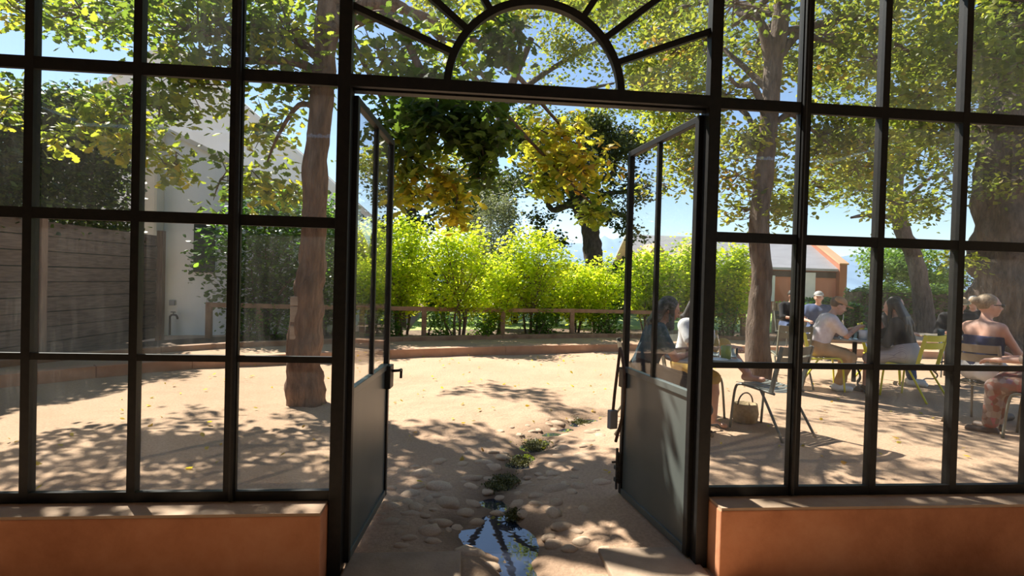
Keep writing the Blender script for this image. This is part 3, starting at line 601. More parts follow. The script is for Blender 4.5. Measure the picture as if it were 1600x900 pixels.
# ---- plank screen beside the slender trunk
ws = empty('plank_screen'); p = G(1206, 530); p2 = G(1262, 535); tag(ws, 'upright weathered plank screen behind the empty chair', 'screen')
d_ = (p2-p)[:2]; L_ = np.linalg.norm(d_); d_ /= L_; zt = AT(1206, 472, np.dot(p-CAM, _f))[2]
for i in range(6):
    z = 0.08+(zt-0.1)*(i+0.5)/6; MB().bar((*p[:2], z), (*(p[:2]+d_*L_), z), 0.03, (zt-0.1)/6-0.012, up=(0, 0, 1)).build('plank', 'wood_crate', ws)
for s_ in (0.0, 0.12, L_): MB().box((p[0]+d_[0]*s_-0.04, p[1]+d_[1]*s_-0.09, -0.05), (p[0]+d_[0]*s_+0.04, p[1]+d_[1]*s_-0.03, zt)).build('post', 'wood_crate', ws)

# ---- mountains
def ridge(name, D, pts, mat, label, depth):
    top = [AT(px, py, D) for px, py in pts]; mb = MB(); n = len(top); vs = []
    sp2 = spline(top, 8); n = len(sp2); dirn = np.array([_f[0], _f[1], 0])
    for k, (dd, hz) in enumerate(((-depth, -0.1), (-depth*0.5, 0.45), (0, 1.0), (depth, -0.1))):
        for i, p_ in enumerate(sp2):
            q_ = p_+dirn*dd; zz = p_[2]*hz+ (depth*0.05*mnoise.noise(Vector((i*0.5, k*2.0, 0))) if k != 0 else 0); vs.append((q_[0], q_[1], zz if k < 3 else -2))
    mb.add(vs, [(k*n+i, k*n+i+1, (k+1)*n+i+1, (k+1)*n+i) for k in range(3) for i in range(n-1)])
    o = mb.build(name, mat, smooth=True); tag(o, label, 'mountain')
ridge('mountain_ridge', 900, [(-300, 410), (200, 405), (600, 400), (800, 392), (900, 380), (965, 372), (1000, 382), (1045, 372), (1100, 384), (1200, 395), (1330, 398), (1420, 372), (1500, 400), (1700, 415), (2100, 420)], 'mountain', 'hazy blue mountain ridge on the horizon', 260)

# ================================================================== TREES AND SHRUBS
def branches(mb, start, targets, r0, r1, seed, sag=0.15, n=10):
    for k, t in enumerate(targets):
        a, b = np.array(start if not isinstance(start, list) else start[k], float), np.array(t, float)
        L_ = np.linalg.norm(b-a); m1 = a+(b-a)*0.35+RNG.normal(size=3)*L_*0.08+np.array([0, 0, L_*sag]); m2 = a+(b-a)*0.7+RNG.normal(size=3)*L_*0.07+np.array([0, 0, L_*sag*0.6])
        pt = spline([a, m1, m2, b], 5); rr = np.linspace(r0, r1, len(pt)); mb.tube(pt, rr, n, rough=0.25, seed=seed+k)
def tree(name, label, trunk, radii, bark, blobs, lmat, lkind, lsize, limbs=None, group=None, near=0, droop=0.4, twigs=True, cat='tree', flare=True, trunkn=22, rough=0.22, hang=()):
    """trunk: list of 3D points; blobs: (centre, radii, twigs, leaves/twig, spread, rnd range); limbs: list of (start index 0..1, target)"""
    base = np.array(trunk[0], float); root = empty(name, tuple(base)); tag(root, label, cat, group)
    path = spline(trunk, 10); rr = np.interp(np.linspace(0, 1, len(path)), np.linspace(0, 1, len(radii)), radii)
    mb = MB(); mb.tube(path-base, rr, trunkn, rough=rough, seed=random.random()*50); mb.build('trunk', bark, root, True)
    if limbs:
        mb = MB()
        for k, (s_, t, r0, r1) in enumerate(limbs):
            st = path[int(s_*(len(path)-1))]-base; branches(mb, st, [np.array(t)-base], r0, r1, k*3.1)
        mb.build('limbs', bark, root, True)
    P = []; Rn = []; TW = []
    for c, rad, nt_, nl, sp_, (r0, r1) in blobs:
        p, tw, idx = blob_points(c, rad, nt_, nl, sp_); P.append(p)
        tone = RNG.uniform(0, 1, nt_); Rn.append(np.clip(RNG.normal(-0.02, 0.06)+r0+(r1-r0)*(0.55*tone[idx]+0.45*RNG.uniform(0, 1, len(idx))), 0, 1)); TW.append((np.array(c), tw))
    P = np.concatenate(P); Rn = np.concatenate(Rn); sz = lsize*RNG.uniform(0.7, 1.25, len(P))
    if twigs:
        mb = MB()
        for c, tw in TW:
            for t in tw[::2]: mb.tube([c-base, (c+t)/2-base+RNG.normal(size=3)*0.05, t-base], [0.012, 0.008, 0.003], 4, cap=False)
        o = mb.build('twigs', 'twig', root); o['kind'] = 'stuff'
    if near:
        d = P-CAM; dep = d@_f; u = d@RT/dep; v = d@UP/dep; ok = (dep > 0.5) & (np.abs(u) < 0.92) & (np.abs(v) < 0.52)
        score = np.where(ok, sz/dep, 0); sel = np.argsort(-score)[:near]
        if not near_meshes.get((lkind, lmat)):
            near_meshes[(lkind, lmat)] = []
            tv, tf = leaf_template(lkind)
            for q in np.linspace(0.05, 0.95, 10):
                me = bpy.data.meshes.new('leaf'); me.from_pydata(tv.tolist(), [], tf.tolist()); a = me.attributes.new('rnd', 'FLOAT', 'POINT'); a.data.foreach_set('value', np.full(len(tv), q, np.float32)); me.materials.append(M[lmat]); near_meshes[(lkind, lmat)].append(me)
        x, y, z = leaf_frames(len(sel), droop); ml = near_meshes[(lkind, lmat)]
        for k, i in enumerate(sel):
            o = bpy.data.objects.new('leaf', ml[min(9, int(Rn[i]*10))]); COL.objects.link(o); o.parent = root; p = P[i]-base; s_ = sz[i]
            o.matrix_local = Matrix(((x[k][0]*s_, y[k][0]*s_, z[k][0]*s_, p[0]), (x[k][1]*s_, y[k][1]*s_, z[k][1]*s_, p[1]), (x[k][2]*s_, y[k][2]*s_, z[k][2]*s_, p[2]), (0, 0, 0, 1)))
        keep = np.ones(len(P), bool); keep[sel] = False; P, Rn, sz = P[keep], Rn[keep], sz[keep]
    o = link('foliage', leaves_mesh('foliage', P-base, sz, Rn, lkind, droop), lmat, root); o['kind'] = 'stuff'
    return root
near_meshes = {}
def B(px, py, D, r, nt_, nl, sp_=0.13, tone=(0, 1)):
    return (AT(px, py, D), r, nt_, nl, sp_, tone)

# ---- big oak behind the left glazing; its crown hangs over the doorway
tb = G(478, 628); tb[2] = -0.05; TD = float(np.dot(tb-CAM, _f))
tk = [tb, AT(474, 560, TD), AT(482, 470, TD), AT(490, 380, TD), AT(494, 250, TD), AT(505, 120, TD), AT(512, 0, TD), AT(520, -160, TD)]
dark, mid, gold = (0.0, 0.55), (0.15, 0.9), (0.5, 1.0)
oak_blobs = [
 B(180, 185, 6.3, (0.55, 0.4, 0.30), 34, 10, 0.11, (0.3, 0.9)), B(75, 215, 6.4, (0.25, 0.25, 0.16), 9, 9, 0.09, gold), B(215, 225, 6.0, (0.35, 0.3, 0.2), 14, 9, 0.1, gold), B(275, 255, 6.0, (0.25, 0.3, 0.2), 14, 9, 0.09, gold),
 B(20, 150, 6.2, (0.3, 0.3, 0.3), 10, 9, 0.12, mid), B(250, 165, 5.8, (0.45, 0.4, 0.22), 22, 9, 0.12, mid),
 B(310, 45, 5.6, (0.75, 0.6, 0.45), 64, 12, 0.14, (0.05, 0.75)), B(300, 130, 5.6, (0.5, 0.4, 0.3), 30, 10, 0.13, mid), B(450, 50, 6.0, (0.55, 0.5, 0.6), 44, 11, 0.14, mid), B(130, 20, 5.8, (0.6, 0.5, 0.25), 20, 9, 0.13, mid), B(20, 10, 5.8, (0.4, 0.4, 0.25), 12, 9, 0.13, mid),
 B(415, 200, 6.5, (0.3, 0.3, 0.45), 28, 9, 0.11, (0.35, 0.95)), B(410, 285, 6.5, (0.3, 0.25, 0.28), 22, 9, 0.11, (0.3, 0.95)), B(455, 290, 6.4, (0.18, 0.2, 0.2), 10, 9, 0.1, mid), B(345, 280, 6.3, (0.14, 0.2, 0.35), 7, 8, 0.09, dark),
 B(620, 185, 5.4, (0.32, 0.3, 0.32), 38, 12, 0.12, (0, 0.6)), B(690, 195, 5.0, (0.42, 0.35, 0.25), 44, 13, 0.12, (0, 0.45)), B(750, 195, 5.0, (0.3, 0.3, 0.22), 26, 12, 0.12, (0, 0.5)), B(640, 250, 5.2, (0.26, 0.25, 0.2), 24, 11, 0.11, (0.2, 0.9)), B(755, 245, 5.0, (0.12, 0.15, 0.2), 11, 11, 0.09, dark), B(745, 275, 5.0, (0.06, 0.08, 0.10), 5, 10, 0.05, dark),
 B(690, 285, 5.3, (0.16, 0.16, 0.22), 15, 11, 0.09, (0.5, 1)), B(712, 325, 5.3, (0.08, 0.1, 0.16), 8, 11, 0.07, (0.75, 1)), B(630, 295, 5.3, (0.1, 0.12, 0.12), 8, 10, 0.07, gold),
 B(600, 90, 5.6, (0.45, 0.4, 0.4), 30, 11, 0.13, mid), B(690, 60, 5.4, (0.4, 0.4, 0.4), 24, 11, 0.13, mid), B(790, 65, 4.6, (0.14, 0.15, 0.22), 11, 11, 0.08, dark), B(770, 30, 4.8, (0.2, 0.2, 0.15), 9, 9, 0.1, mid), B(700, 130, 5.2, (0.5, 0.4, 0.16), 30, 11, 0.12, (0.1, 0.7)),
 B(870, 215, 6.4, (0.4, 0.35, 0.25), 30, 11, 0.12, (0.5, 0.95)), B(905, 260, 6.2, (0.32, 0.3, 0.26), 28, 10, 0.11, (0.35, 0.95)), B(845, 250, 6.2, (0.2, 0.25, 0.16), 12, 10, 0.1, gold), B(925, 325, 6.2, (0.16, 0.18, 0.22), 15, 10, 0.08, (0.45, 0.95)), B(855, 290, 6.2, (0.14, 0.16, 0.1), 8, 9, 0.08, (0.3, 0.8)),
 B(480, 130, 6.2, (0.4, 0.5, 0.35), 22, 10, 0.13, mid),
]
# crown above the frame, which shades the ground by the glass and the doorway
def over(px, py, z, r, n_, flat=0.4):
    g = G(px, py); c = g+SUND*(z/SUND[2]); oak_blobs.append((c, (r*1.1, r*1.1, r*flat), max(3, int(n_*0.43)), 10, 0.11, (0, 0.8)))
for px, py, z, r, n_ in ((640, 690, 5.4, 0.5, 26), (700, 680, 5.6, 0.5, 28), (760, 690, 5.5, 0.5, 26), (680, 730, 5.2, 0.5, 30), (620, 740, 5.2, 0.45, 24), (735, 750, 5.2, 0.45, 26), (790, 735, 5.4, 0.4, 22), (860, 690, 5.6, 0.35, 14), (900, 725, 5.4, 0.4, 24), (950, 730, 5.3, 0.35, 20), (650, 800, 4.8, 0.4, 26), (720, 800, 4.8, 0.35, 20), (600, 850, 4.6, 0.4, 24), (690, 870, 4.5, 0.35, 18), 
                         (780, 612, 6.0, 0.42, 30), (830, 622, 6.0, 0.40, 28), (720, 612, 6.0, 0.14, 6), (868, 636, 6.0, 0.3, 14),
                         (250, 690, 4.8, 0.5, 26), (330, 690, 4.9, 0.5, 26), (300, 650, 5.2, 0.4, 18), (420, 690, 5.0, 0.5, 24), (480, 700, 5.1, 0.5, 28), (480, 655, 5.4, 0.4, 20), (150, 690, 4.8, 0.4, 14), (40, 735, 4.6, 0.5, 24), (130, 735, 4.6, 0.4, 16), (240, 745, 4.5, 0.5, 24), (440, 745, 4.7, 0.5, 28), (340, 755, 4.6, 0.4, 18), (530, 740, 4.9, 0.5, 26)):
    over(px, py, z, r, n_)
for xx in np.arange(-3.4, 3.5, 0.42):      # twigs that dapple the sills
    if -0.3 < xx < 1.3: continue
    c = np.array([xx, -0.08, 0.35])+SUND*(4.5+0.4*math.sin(xx*5))/SUND[2]; oak_blobs.append((c, (0.32, 0.32, 0.2), 9, 10, 0.11, (0, 0.8)))
topk = AT(512, 0, TD)
limbs = [(0.93, (-4.4, 4.4, 4.7), 0.12, 0.03), (0.88, (-3.6, 3.4, 4.4), 0.11, 0.03), (0.97, (-1.5, 3.4, 4.4), 0.12, 0.03), (0.80, tuple(AT(690, 185, 5.1)), 0.07, 0.02), (0.83, tuple(AT(880, 200, 6.3)), 0.08, 0.015), (0.72, tuple(AT(190, 180, 6.2)), 0.06, 0.015), (0.75, tuple(AT(300, 60, 5.6)), 0.06, 0.015), (0.66, tuple(AT(415, 260, 6.5)), 0.035, 0.01), (0.9, (-2.5, 5.2, 5.4), 0.1, 0.03), (0.85, tuple(AT(700, 300, 5.3)), 0.04, 0.008), (0.86, tuple(AT(925, 320, 6.2)), 0.045, 0.008)]
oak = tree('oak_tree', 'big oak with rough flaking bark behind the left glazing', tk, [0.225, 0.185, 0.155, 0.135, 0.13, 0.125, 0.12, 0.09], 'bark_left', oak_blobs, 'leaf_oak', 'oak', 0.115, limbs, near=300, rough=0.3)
# small pale boxes against the trunk
nb = empty('trunk_box', tuple(AT(464, 506, TD-0.12))); tag(nb, 'small pale boxes fixed to the left oak trunk', 'box')
for z, h_ in ((0.20, 0.10), (0.02, 0.17), (-0.17, 0.15)): MB().box((-0.07, -0.03, z), (0.07, 0.05, z+h_)).build('box_panel', 'wood_crate', nb, bevel=0.008)

# ---- slender tree among the tables, right
t2 = G(1186, 605); t2[2] = -0.05; D2 = float(np.dot(t2-CAM, _f))
tk = [t2, AT(1184, 520, D2), AT(1190, 430, D2), AT(1186, 350, D2), AT(1198, 230, D2), AT(1208, 110, D2), AT(1222, 10, D2), AT(1236, -140, D2)]
full, warm = (0.1, 0.9), (0.3, 1.0)
bl = []
def fill(x0, x1, y0, y1, D0, D1, n, r, nt_, nl, sp_, tone, keepout=None):
    for _ in range(n):
        px, py, D = random.uniform(x0, x1), random.uniform(y0, y1), random.uniform(D0, D1)
        rr = r*random.uniform(0.7, 1.3); bl.append(B(px, py, D, (rr*1.2, rr, rr*0.6), nt_, nl, sp_, tone))
fill(1120, 1260, 20, 330, 7.6, 9.5, 14, 0.42, 22, 10, 0.13, warm)
fill(1270, 1500, -20, 220, 7.0, 9.5, 22, 0.5, 26, 11, 0.14, full)
fill(1270, 1420, 200, 345, 8.0, 10.0, 9, 0.4, 20, 10, 0.13, warm)
fill(1000, 1110, 40, 150, 8.0, 10.0, 6, 0.4, 14, 9, 0.13, warm)
fill(1010, 1115, 150, 310, 9.0, 11.0, 11, 0.4, 17, 10, 0.13, warm)
fill(1480, 1640, -20, 120, 6.5, 8.5, 9, 0.45, 24, 11, 0.14, (0, 0.7))
for x, y, z, r, n_ in ((3.6, 6.0, 5.4, 0.9, 44), (5.0, 6.4, 5.6, 0.9, 44), (2.4, 5.4, 5.6, 0.7, 30), (4.4, 7.6, 6.0, 0.9, 40), (6.2, 7.4, 5.8, 0.8, 36), (2.6, 7.2, 6.2, 0.8, 36), (3.2, 4.4, 5.2, 0.7, 30), (1.3, 4.6, 5.3, 0.55, 24), (0.6, 3.6, 5.0, 0.5, 18)):
    bl.append(((x, y, z), (r, r, r*0.45), n_, 11, 0.15, (0, 0.9)))
for px, py, z, r, n_ in ((1140, 690, 6.0, 0.4, 9), (1220, 700, 6.2, 0.4, 10), (1290, 660, 6.2, 0.4, 9), (1330, 720, 6.2, 0.4, 11), (1400, 670, 6.4, 0.4, 9), (1410, 735, 6.2, 0.45, 12), (1470, 690, 6.3, 0.4, 10), (1500, 745, 6.2, 0.4, 10), (1560, 700, 6.3, 0.45, 11), (1270, 745, 6.0, 0.4, 10), (1180, 745, 6.0, 0.45, 13), (1120, 735, 6.0, 0.4, 12), (1580, 750, 6.2, 0.4, 9), (1350, 640, 6.4, 0.4, 8), (1460, 640, 6.4, 0.4, 8), (1540, 650, 6.4, 0.4, 8)):
    bl.append((G(px, py)+SUND*(z/SUND[2]), (r*1.3, r*1.1, r*0.4), n_, 10, 0.12, (0, 0.9)))
lm = [(0.62, tuple(AT(1140, 120, D2)), 0.06, 0.02), (0.72, tuple(AT(1150, -10, D2+0.2)), 0.08, 0.03), (0.74, tuple(AT(1330, 60, D2)), 0.07, 0.02), (0.60, tuple(AT(1300, 230, D2+0.6)), 0.05, 0.015), (0.82, (4.6, 6.2, 5.2), 0.08, 0.02), (0.85, (2.8, 6.6, 5.8), 0.08, 0.02), (0.86, (3.3, 4.6, 5.0), 0.07, 0.02), (0.68, tuple(AT(1040, 90, 9)), 0.05, 0.015), (0.55, tuple(AT(1060, 220, 9.6)), 0.045, 0.012), (0.8, tuple(AT(1420, 80, 8.2)), 0.06, 0.02)]
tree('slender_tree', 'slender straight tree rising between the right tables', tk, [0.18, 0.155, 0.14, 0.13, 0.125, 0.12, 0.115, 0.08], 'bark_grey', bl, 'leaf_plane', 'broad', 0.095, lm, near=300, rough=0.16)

# ---- leaning tree further back, right
t3 = G(1447, 520); t3[2] = -0.05; D3 = float(np.dot(t3-CAM, _f)); bl = []
fill(1270, 1510, 180, 330, 10.5, 13.5, 20, 0.6, 22, 10, 0.15, full); fill(1480, 1600, 150, 340, 11, 13, 7, 0.5, 20, 10, 0.15, full)
fill(1250, 1500, 40, 180, 11, 14, 14, 0.65, 20, 10, 0.16, full); fill(1485, 1520, 395, 425, 11, 12, 2, 0.22, 9, 9, 0.12, full)
tree('leaning_tree', 'leaning tree with forked trunk behind the long haired woman', [t3, AT(1440, 460, D3), AT(1428, 400, D3), AT(1410, 360, D3), AT(1400, 300, D3), AT(1412, 230, D3), AT(1440, 160, D3)], [0.33, 0.27, 0.25, 0.24, 0.2, 0.16, 0.1], 'bark_grey', bl, 'leaf_plane', 'quad', 0.12,
     [(0.5, tuple(AT(1330, 340, D3)), 0.13, 0.04), (0.62, tuple(AT(1480, 270, D3)), 0.09, 0.03), (0.8, tuple(AT(1440, 190, D3-1)), 0.1, 0.03), (0.7, tuple(AT(1340, 200, D3)), 0.08, 0.03)], rough=0.15)
# ---- massive dark trunk at the right edge
t4 = G(1572, 560); t4[2] = -0.05; D4 = float(np.dot(t4-CAM, _f)); bl = []
fill(1500, 1680, -60, 60, 7.5, 9, 8, 0.5, 24, 11, 0.14, dark)
tree('old_oak_tree', 'massive dark oak trunk at the right edge of the glazing', [t4, AT(1570, 480, D4), AT(1566, 400, D4), AT(1572, 300, D4), AT(1580, 200, D4), AT(1585, 80, D4), AT(1590, -60, D4)], [0.80, 0.62, 0.56, 0.56, 0.60, 0.62, 0.5], 'bark_dark', bl, 'leaf_dark', 'broad', 0.10, [(0.6, tuple(AT(1420, 240, D4+1)), 0.13, 0.05), (0.75, tuple(AT(1430, 120, D4+0.6)), 0.12, 0.04)], rough=0.35, trunkn=30)

# ---- background trees behind the shrubs
def bgtree(name, label, base, D, pts, radii, fills, lmat, lsize, limbs, lkind='quad'):
    global bl
    bl = []
    for f in fills: fill(*f)
    g = np.array(AT(base[0], base[1], D)); g[2] = 0
    return tree(name, label, [g]+[AT(*q, D) for q in pts], radii, 'bark_dark', bl, lmat, lkind, lsize, [(s, tuple(AT(a, b, D)), r0, r1) for s, a, b, r0, r1 in limbs], twigs=False)
bgtree('spreading_oak_tree', 'dark spreading oak behind the lime shrubs by the right door', (930, 480), 20, [(930, 430), (926, 390), (920, 350), (905, 320), (890, 280)], [0.38, 0.34, 0.34, 0.32, 0.28, 0.2],
       [(770, 990, 190, 330, 18.5, 21.5, 34, 0.8, 40, 10, 0.17, (0, 0.75)), (830, 980, 330, 385, 18, 20, 6, 0.45, 22, 10, 0.15, (0, 0.6)), (950, 1000, 290, 400, 18.5, 19.5, 3, 0.4, 14, 9, 0.15, (0.1, 0.9))], 'leaf_dark', 0.15,
       [(0.6, 850, 300, 0.2, 0.06), (0.62, 985, 340, 0.18, 0.08), (0.7, 960, 240, 0.15, 0.05), (0.85, 840, 230, 0.13, 0.04), (0.6, 1000, 290, 0.12, 0.04)])
bgtree('autumn_tree', 'yellowing tree whose crown fills the fanlight', (752, 470), 25, [(750, 400), (746, 340), (765, 260), (790, 160), (830, 60)], [0.36, 0.3, 0.28, 0.24, 0.2, 0.14],
       [(640, 1110, -40, 120, 22, 27, 46, 1.05, 34, 10, 0.22, (0.25, 1)), (560, 800, 240, 330, 23, 26, 16, 0.8, 30, 10, 0.2, (0.3, 1)), (960, 1110, 100, 230, 22, 25, 16, 0.85, 34, 10, 0.2, (0.3, 1)), (800, 980, 160, 260, 24, 27, 12, 0.85, 30, 10, 0.2, (0.2, 0.9))], 'leaf_plane', 0.19,
       [(0.7, 960, 130, 0.16, 0.05), (0.6, 680, 280, 0.15, 0.05), (0.8, 1060, 60, 0.15, 0.05), (0.75, 660, 60, 0.15, 0.05)])
bgtree('dark_evergreen_tree', 'dark evergreen behind the shrubs beside the left door', (640, 480), 21, [(640, 420), (642, 360), (645, 320)], [0.3, 0.26, 0.22, 0.15],
       [(600, 720, 250, 370, 19.5, 22, 18, 0.75, 32, 10, 0.16, (0, 0.7))], 'leaf_dark', 0.16, [(0.6, 690, 330, 0.1, 0.04), (0.7, 590, 310, 0.1, 0.04)])
for base, D, fl, nm, lb in (((1390, 470), 27, [(1362, 1470, 395, 470, 25, 29, 22, 0.9, 30, 10, 0.2, (0.2, 0.9))], 'round_tree', 'rounded green trees beyond the tables right of the barn'),
                            ((1480, 470), 32, [(1440, 1500, 425, 470, 30, 33, 10, 0.9, 30, 10, 0.2, (0, 0.5))], 'conical_tree', 'dark rounded tree below the mountain at the right'),
                            ((1000, 470), 24, [(940, 1010, 420, 480, 22, 25, 10, 0.7, 30, 10, 0.18, (0, 0.4))], 'dark_bush_tree', 'dark green bush just left of the right door leaf')):
    bgtree(nm, lb, base, D, [(base[0], 455), (base[0], 440)], [0.2, 0.15, 0.1], fl, 'leaf_hedge' if nm == 'round_tree' else 'leaf_dark', 0.2, [])

# ---- shrubs
def shrub(name, label, base, height, rx, ry, lmat, nt_, nl, lsize, z0=BZ, lkind='quad', stems=5, group=None, low=0.25, tone=(0, 1), spread=0.10):
    base = np.array([base[0], base[1], z0]); root = empty(name, tuple(base)); tag(root, label, 'shrub', group)
    tips = []; idxs = []
    k = RNG.uniform(0, 1, nt_); zz = low*height+(1-low)*height*k; prof = np.sqrt(np.clip(1-((k-0.45)/0.62)**2, 0.03, 1))*(0.55+0.45*np.sin(np.clip(k*1.6, 0, 1.57)))
    lob = RNG.uniform(0.5, 1.3, 9); th = RNG.uniform(0, 2*np.pi, nt_); rad = np.sqrt(RNG.uniform(0.05, 1, nt_))*prof*lob[(th/(2*np.pi)*9).astype(int) % 9]
    tw = np.stack([np.cos(th)*rad*rx, np.sin(th)*rad*ry, zz*(0.74+0.28*lob[((th+1)/(2*np.pi)*9).astype(int) % 9])], 1)
    cnt = RNG.poisson(nl, nt_).clip(2); idx = np.repeat(np.arange(nt_), cnt); P = tw[idx]+RNG.normal(size=(len(idx), 3))*spread
    P[:, 2] = np.maximum(P[:, 2], 0.03); R0 = np.clip(tone[0]+(tone[1]-tone[0])*(0.5*RNG.uniform(0, 1, nt_)[idx]+0.5*RNG.uniform(0, 1, len(idx))), 0, 1)
    o = link('foliage', leaves_mesh('foliage', P, lsize*RNG.uniform(0.7, 1.3, len(P)), R0, lkind, 0.0), lmat, root); o['kind'] = 'stuff'
    for s_ in range(stems):
        t = tw[RNG.integers(0, nt_)]; b0 = np.array([RNG.normal(0, 0.08), RNG.normal(0, 0.06), -0.05])
        MB().tube(spline([b0, b0*1.5+np.array([t[0]*0.15, t[1]*0.15, height*0.3]), t], 6), np.linspace(0.032, 0.008, 13), 6).build('stem', 'twig', root, True)
    mb = MB()
    for t in tw[::6]: mb.tube([(t[0]*0.3, t[1]*0.3, t[2]*0.55), t], [0.008, 0.003], 3, cap=False)
    mb.build('twigs', 'twig', root)['kind'] = 'stuff'
    return root
LB = [(572, 524, 355, 62, 'lime shrub glimpsed through the left door glass', 1.0), (628, 527, 352, 68, 'tall lime shrub next to the left door leaf', 1), (715, 530, 362, 75, 'lime shrub with several dark stems left of centre', 1), (775, 527, 420, 45, 'low lime shrub between two taller ones', 0.6), (828, 526, 375, 66, 'upright lime shrub at the centre of the row', 1), (898, 524, 425, 48, 'smaller lime shrub behind the fence post', 0.6), (930, 523, 412, 52, 'sparse lime shrub near the right door leaf', 0.55)]
for px, by, ty, wpx, lb, den in LB:
    g = G(px, by-4, BZ); D = float(np.dot(g-CAM, _f)); H = AT(px, ty, D)[2]-BZ; rx = wpx/FPX*D
    shrub('lime_shrub', lb, g, H, rx, 0.7, 'leaf_lime', int(400*den), 12, 0.088, group='lime shrubs behind the rail fence', tone=(0.1, 1))
for px, by, ty, wpx, lb in ((1015, 524, 400, 60, 'lime shrub seen through the right door glass'), (1085, 527, 390, 55, 'lime shrub behind the hinge of the right door'), (1140, 529, 398, 45, 'lime shrub left of the slender tree')):
    g = G(px, by-4, BZ); D = float(np.dot(g-CAM, _f)); H = AT(px, ty, D)[2]-BZ
    shrub('lime_shrub', lb, g, H, wpx/FPX*D, 0.6, 'leaf_lime', 380, 13, 0.095, group='lime shrubs behind the rail fence', tone=(0, 0.9))
for k, (px, ty, D, lb) in enumerate(((632, 390, 15.5, 'darker shrub behind the tallest lime shrub'), (690, 400, 16, 'darker shrub behind the many stemmed lime shrub'), (800, 405, 16, 'darker shrub behind the middle of the row'), (870, 415, 15.5, 'darker shrub behind the right of the row'), (945, 425, 16, 'darker shrub behind the sparse lime shrub'))):
    g = AT(px, 470, D); shrub('back_shrub', lb, g, AT(px, ty, D)[2], 1.15, 0.8, 'leaf_hedge', 300, 14, 0.12, z0=0, group='shrubs behind the lime row')
g = AT(770, 460, 14.2); shrub('olive_bush', 'grey green olive bush rising behind the lime shrubs', g, AT(770, 322, 14.2)[2], 0.85, 0.8, 'leaf_olive', 700, 16, 0.10, z0=0, lkind='blade')
g = G(415, 524, BZ); Db = float(np.dot(g-CAM, _f)); shrub('glossy_bush', 'tall glossy green bush against the white wall', g, AT(425, 312, Db)[2]-BZ, 1.35, 0.7, 'leaf_bush', 520, 12, 0.105, lkind='broad', low=0.12, spread=0.13)
g = G(512, 524, BZ); shrub('glossy_bush', 'narrower glossy bush showing right of the oak trunk', g, AT(512, 320, Db)[2]-BZ, 0.5, 0.5, 'leaf_bush', 130, 12, 0.10, lkind='broad', low=0.12, spread=0.12)
# clipped hedge at the back right and underplanting
for (px0, px1, ty, D, lb, lm_) in ((1330, 1520, 448, 20, 'long clipped hedge behind the tables at the right', 'leaf_hedge'), (1225, 1345, 470, 17, 'leafy low hedge behind the man in the cap', 'leaf_bush')):
    a, b = AT(px0, 480, D), AT(px1, 480, D); h_ = AT((px0+px1)/2, ty, D)[2]; n = 7000
    P = np.stack([RNG.uniform(a[0], b[0], n), a[1]+RNG.uniform(-0.5, 0.5, n), RNG.uniform(0, 1, n)**0.6*h_], 1); P[:, 2] *= 1+0.08*np.sin(P[:, 0]*3)
    root = empty('hedge', (0, 0, 0)); tag(root, lb, 'hedge'); o = link('foliage', leaves_mesh('foliage', P, 0.13, RNG.uniform(0, 1, n), 'quad', 0.0), lm_, root); o['kind'] = 'stuff'
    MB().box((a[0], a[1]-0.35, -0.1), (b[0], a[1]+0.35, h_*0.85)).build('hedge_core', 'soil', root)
for k, (px, by, hh, lb) in enumerate(((600, 526, 0.55, 'low leafy plant under the tall lime shrub'), (690, 526, 0.5, 'low leafy plant at the foot of the many stemmed shrub'), (755, 526, 0.5, 'low leafy plant left of the middle fence post'), (850, 525, 0.5, 'low leafy plant right of the middle fence post'), (945, 523, 0.5, 'low leafy plant at the end of the bed by the right door'), (1130, 528, 0.7, 'dark leafy plant at the foot of the shrub by the slender tree'), (390, 532, 0.5, 'low leafy plant under the glossy bush'), (460, 532, 0.45, 'low leafy plant beside the oak trunk'))):
    shrub('low_plant', lb, G(px, by-1, BZ), hh, 0.5, 0.35, 'leaf_bush', 70, 10, 0.07, low=0.05, stems=3, group='underplanting in the bed')
# ivy mass above and behind the plank fence
root = empty('ivy_bank', (0, 0, 0)); tag(root, 'dark ivy bank towering over the plank fence', 'ivy')
n = 42000; s_ = RNG.uniform(0.35, 7.6, n); off = RNG.uniform(-1.0, 0.08, n); hgt = 4.35+0.5*np.sin(s_*1.3+0.5)+0.25*np.sin(s_*3.1)-1.5*np.clip(0.9-s_, 0, 1)
z_ = 1.6+(hgt-1.6)*RNG.uniform(0, 1, n)**0.8; keep = (z_ > FH-0.25) | (off < -0.15)
P = np.stack([fa2[0]+fdir[0]*s_+nrm[0]*(off-0.1), fa2[1]+fdir[1]*s_+nrm[1]*(off-0.1), z_+RNG.normal(0, 0.06, n)], 1)[keep]
o = link('foliage', leaves_mesh('foliage', P, 0.10*RNG.uniform(0.7, 1.3, len(P)), RNG.uniform(0, 1, len(P))**1.4, 'quad', 0.5), 'leaf_ivy', root); o['kind'] = 'stuff'
mb = MB()
for q in np.arange(0.5, 7.4, 0.45):
    c = fa2+fdir*q-nrm*0.55; mb.tube(spline([(c[0], c[1], -0.05), (c[0]+random.uniform(-.2, .2), c[1]+random.uniform(-.2, .2), 1.8), (c[0]+random.uniform(-.3, .3), c[1]+random.uniform(-.3, .3), 3.7)], 5), np.linspace(0.05, 0.015, 11), 6)
mb.build('stems', 'twig', root)
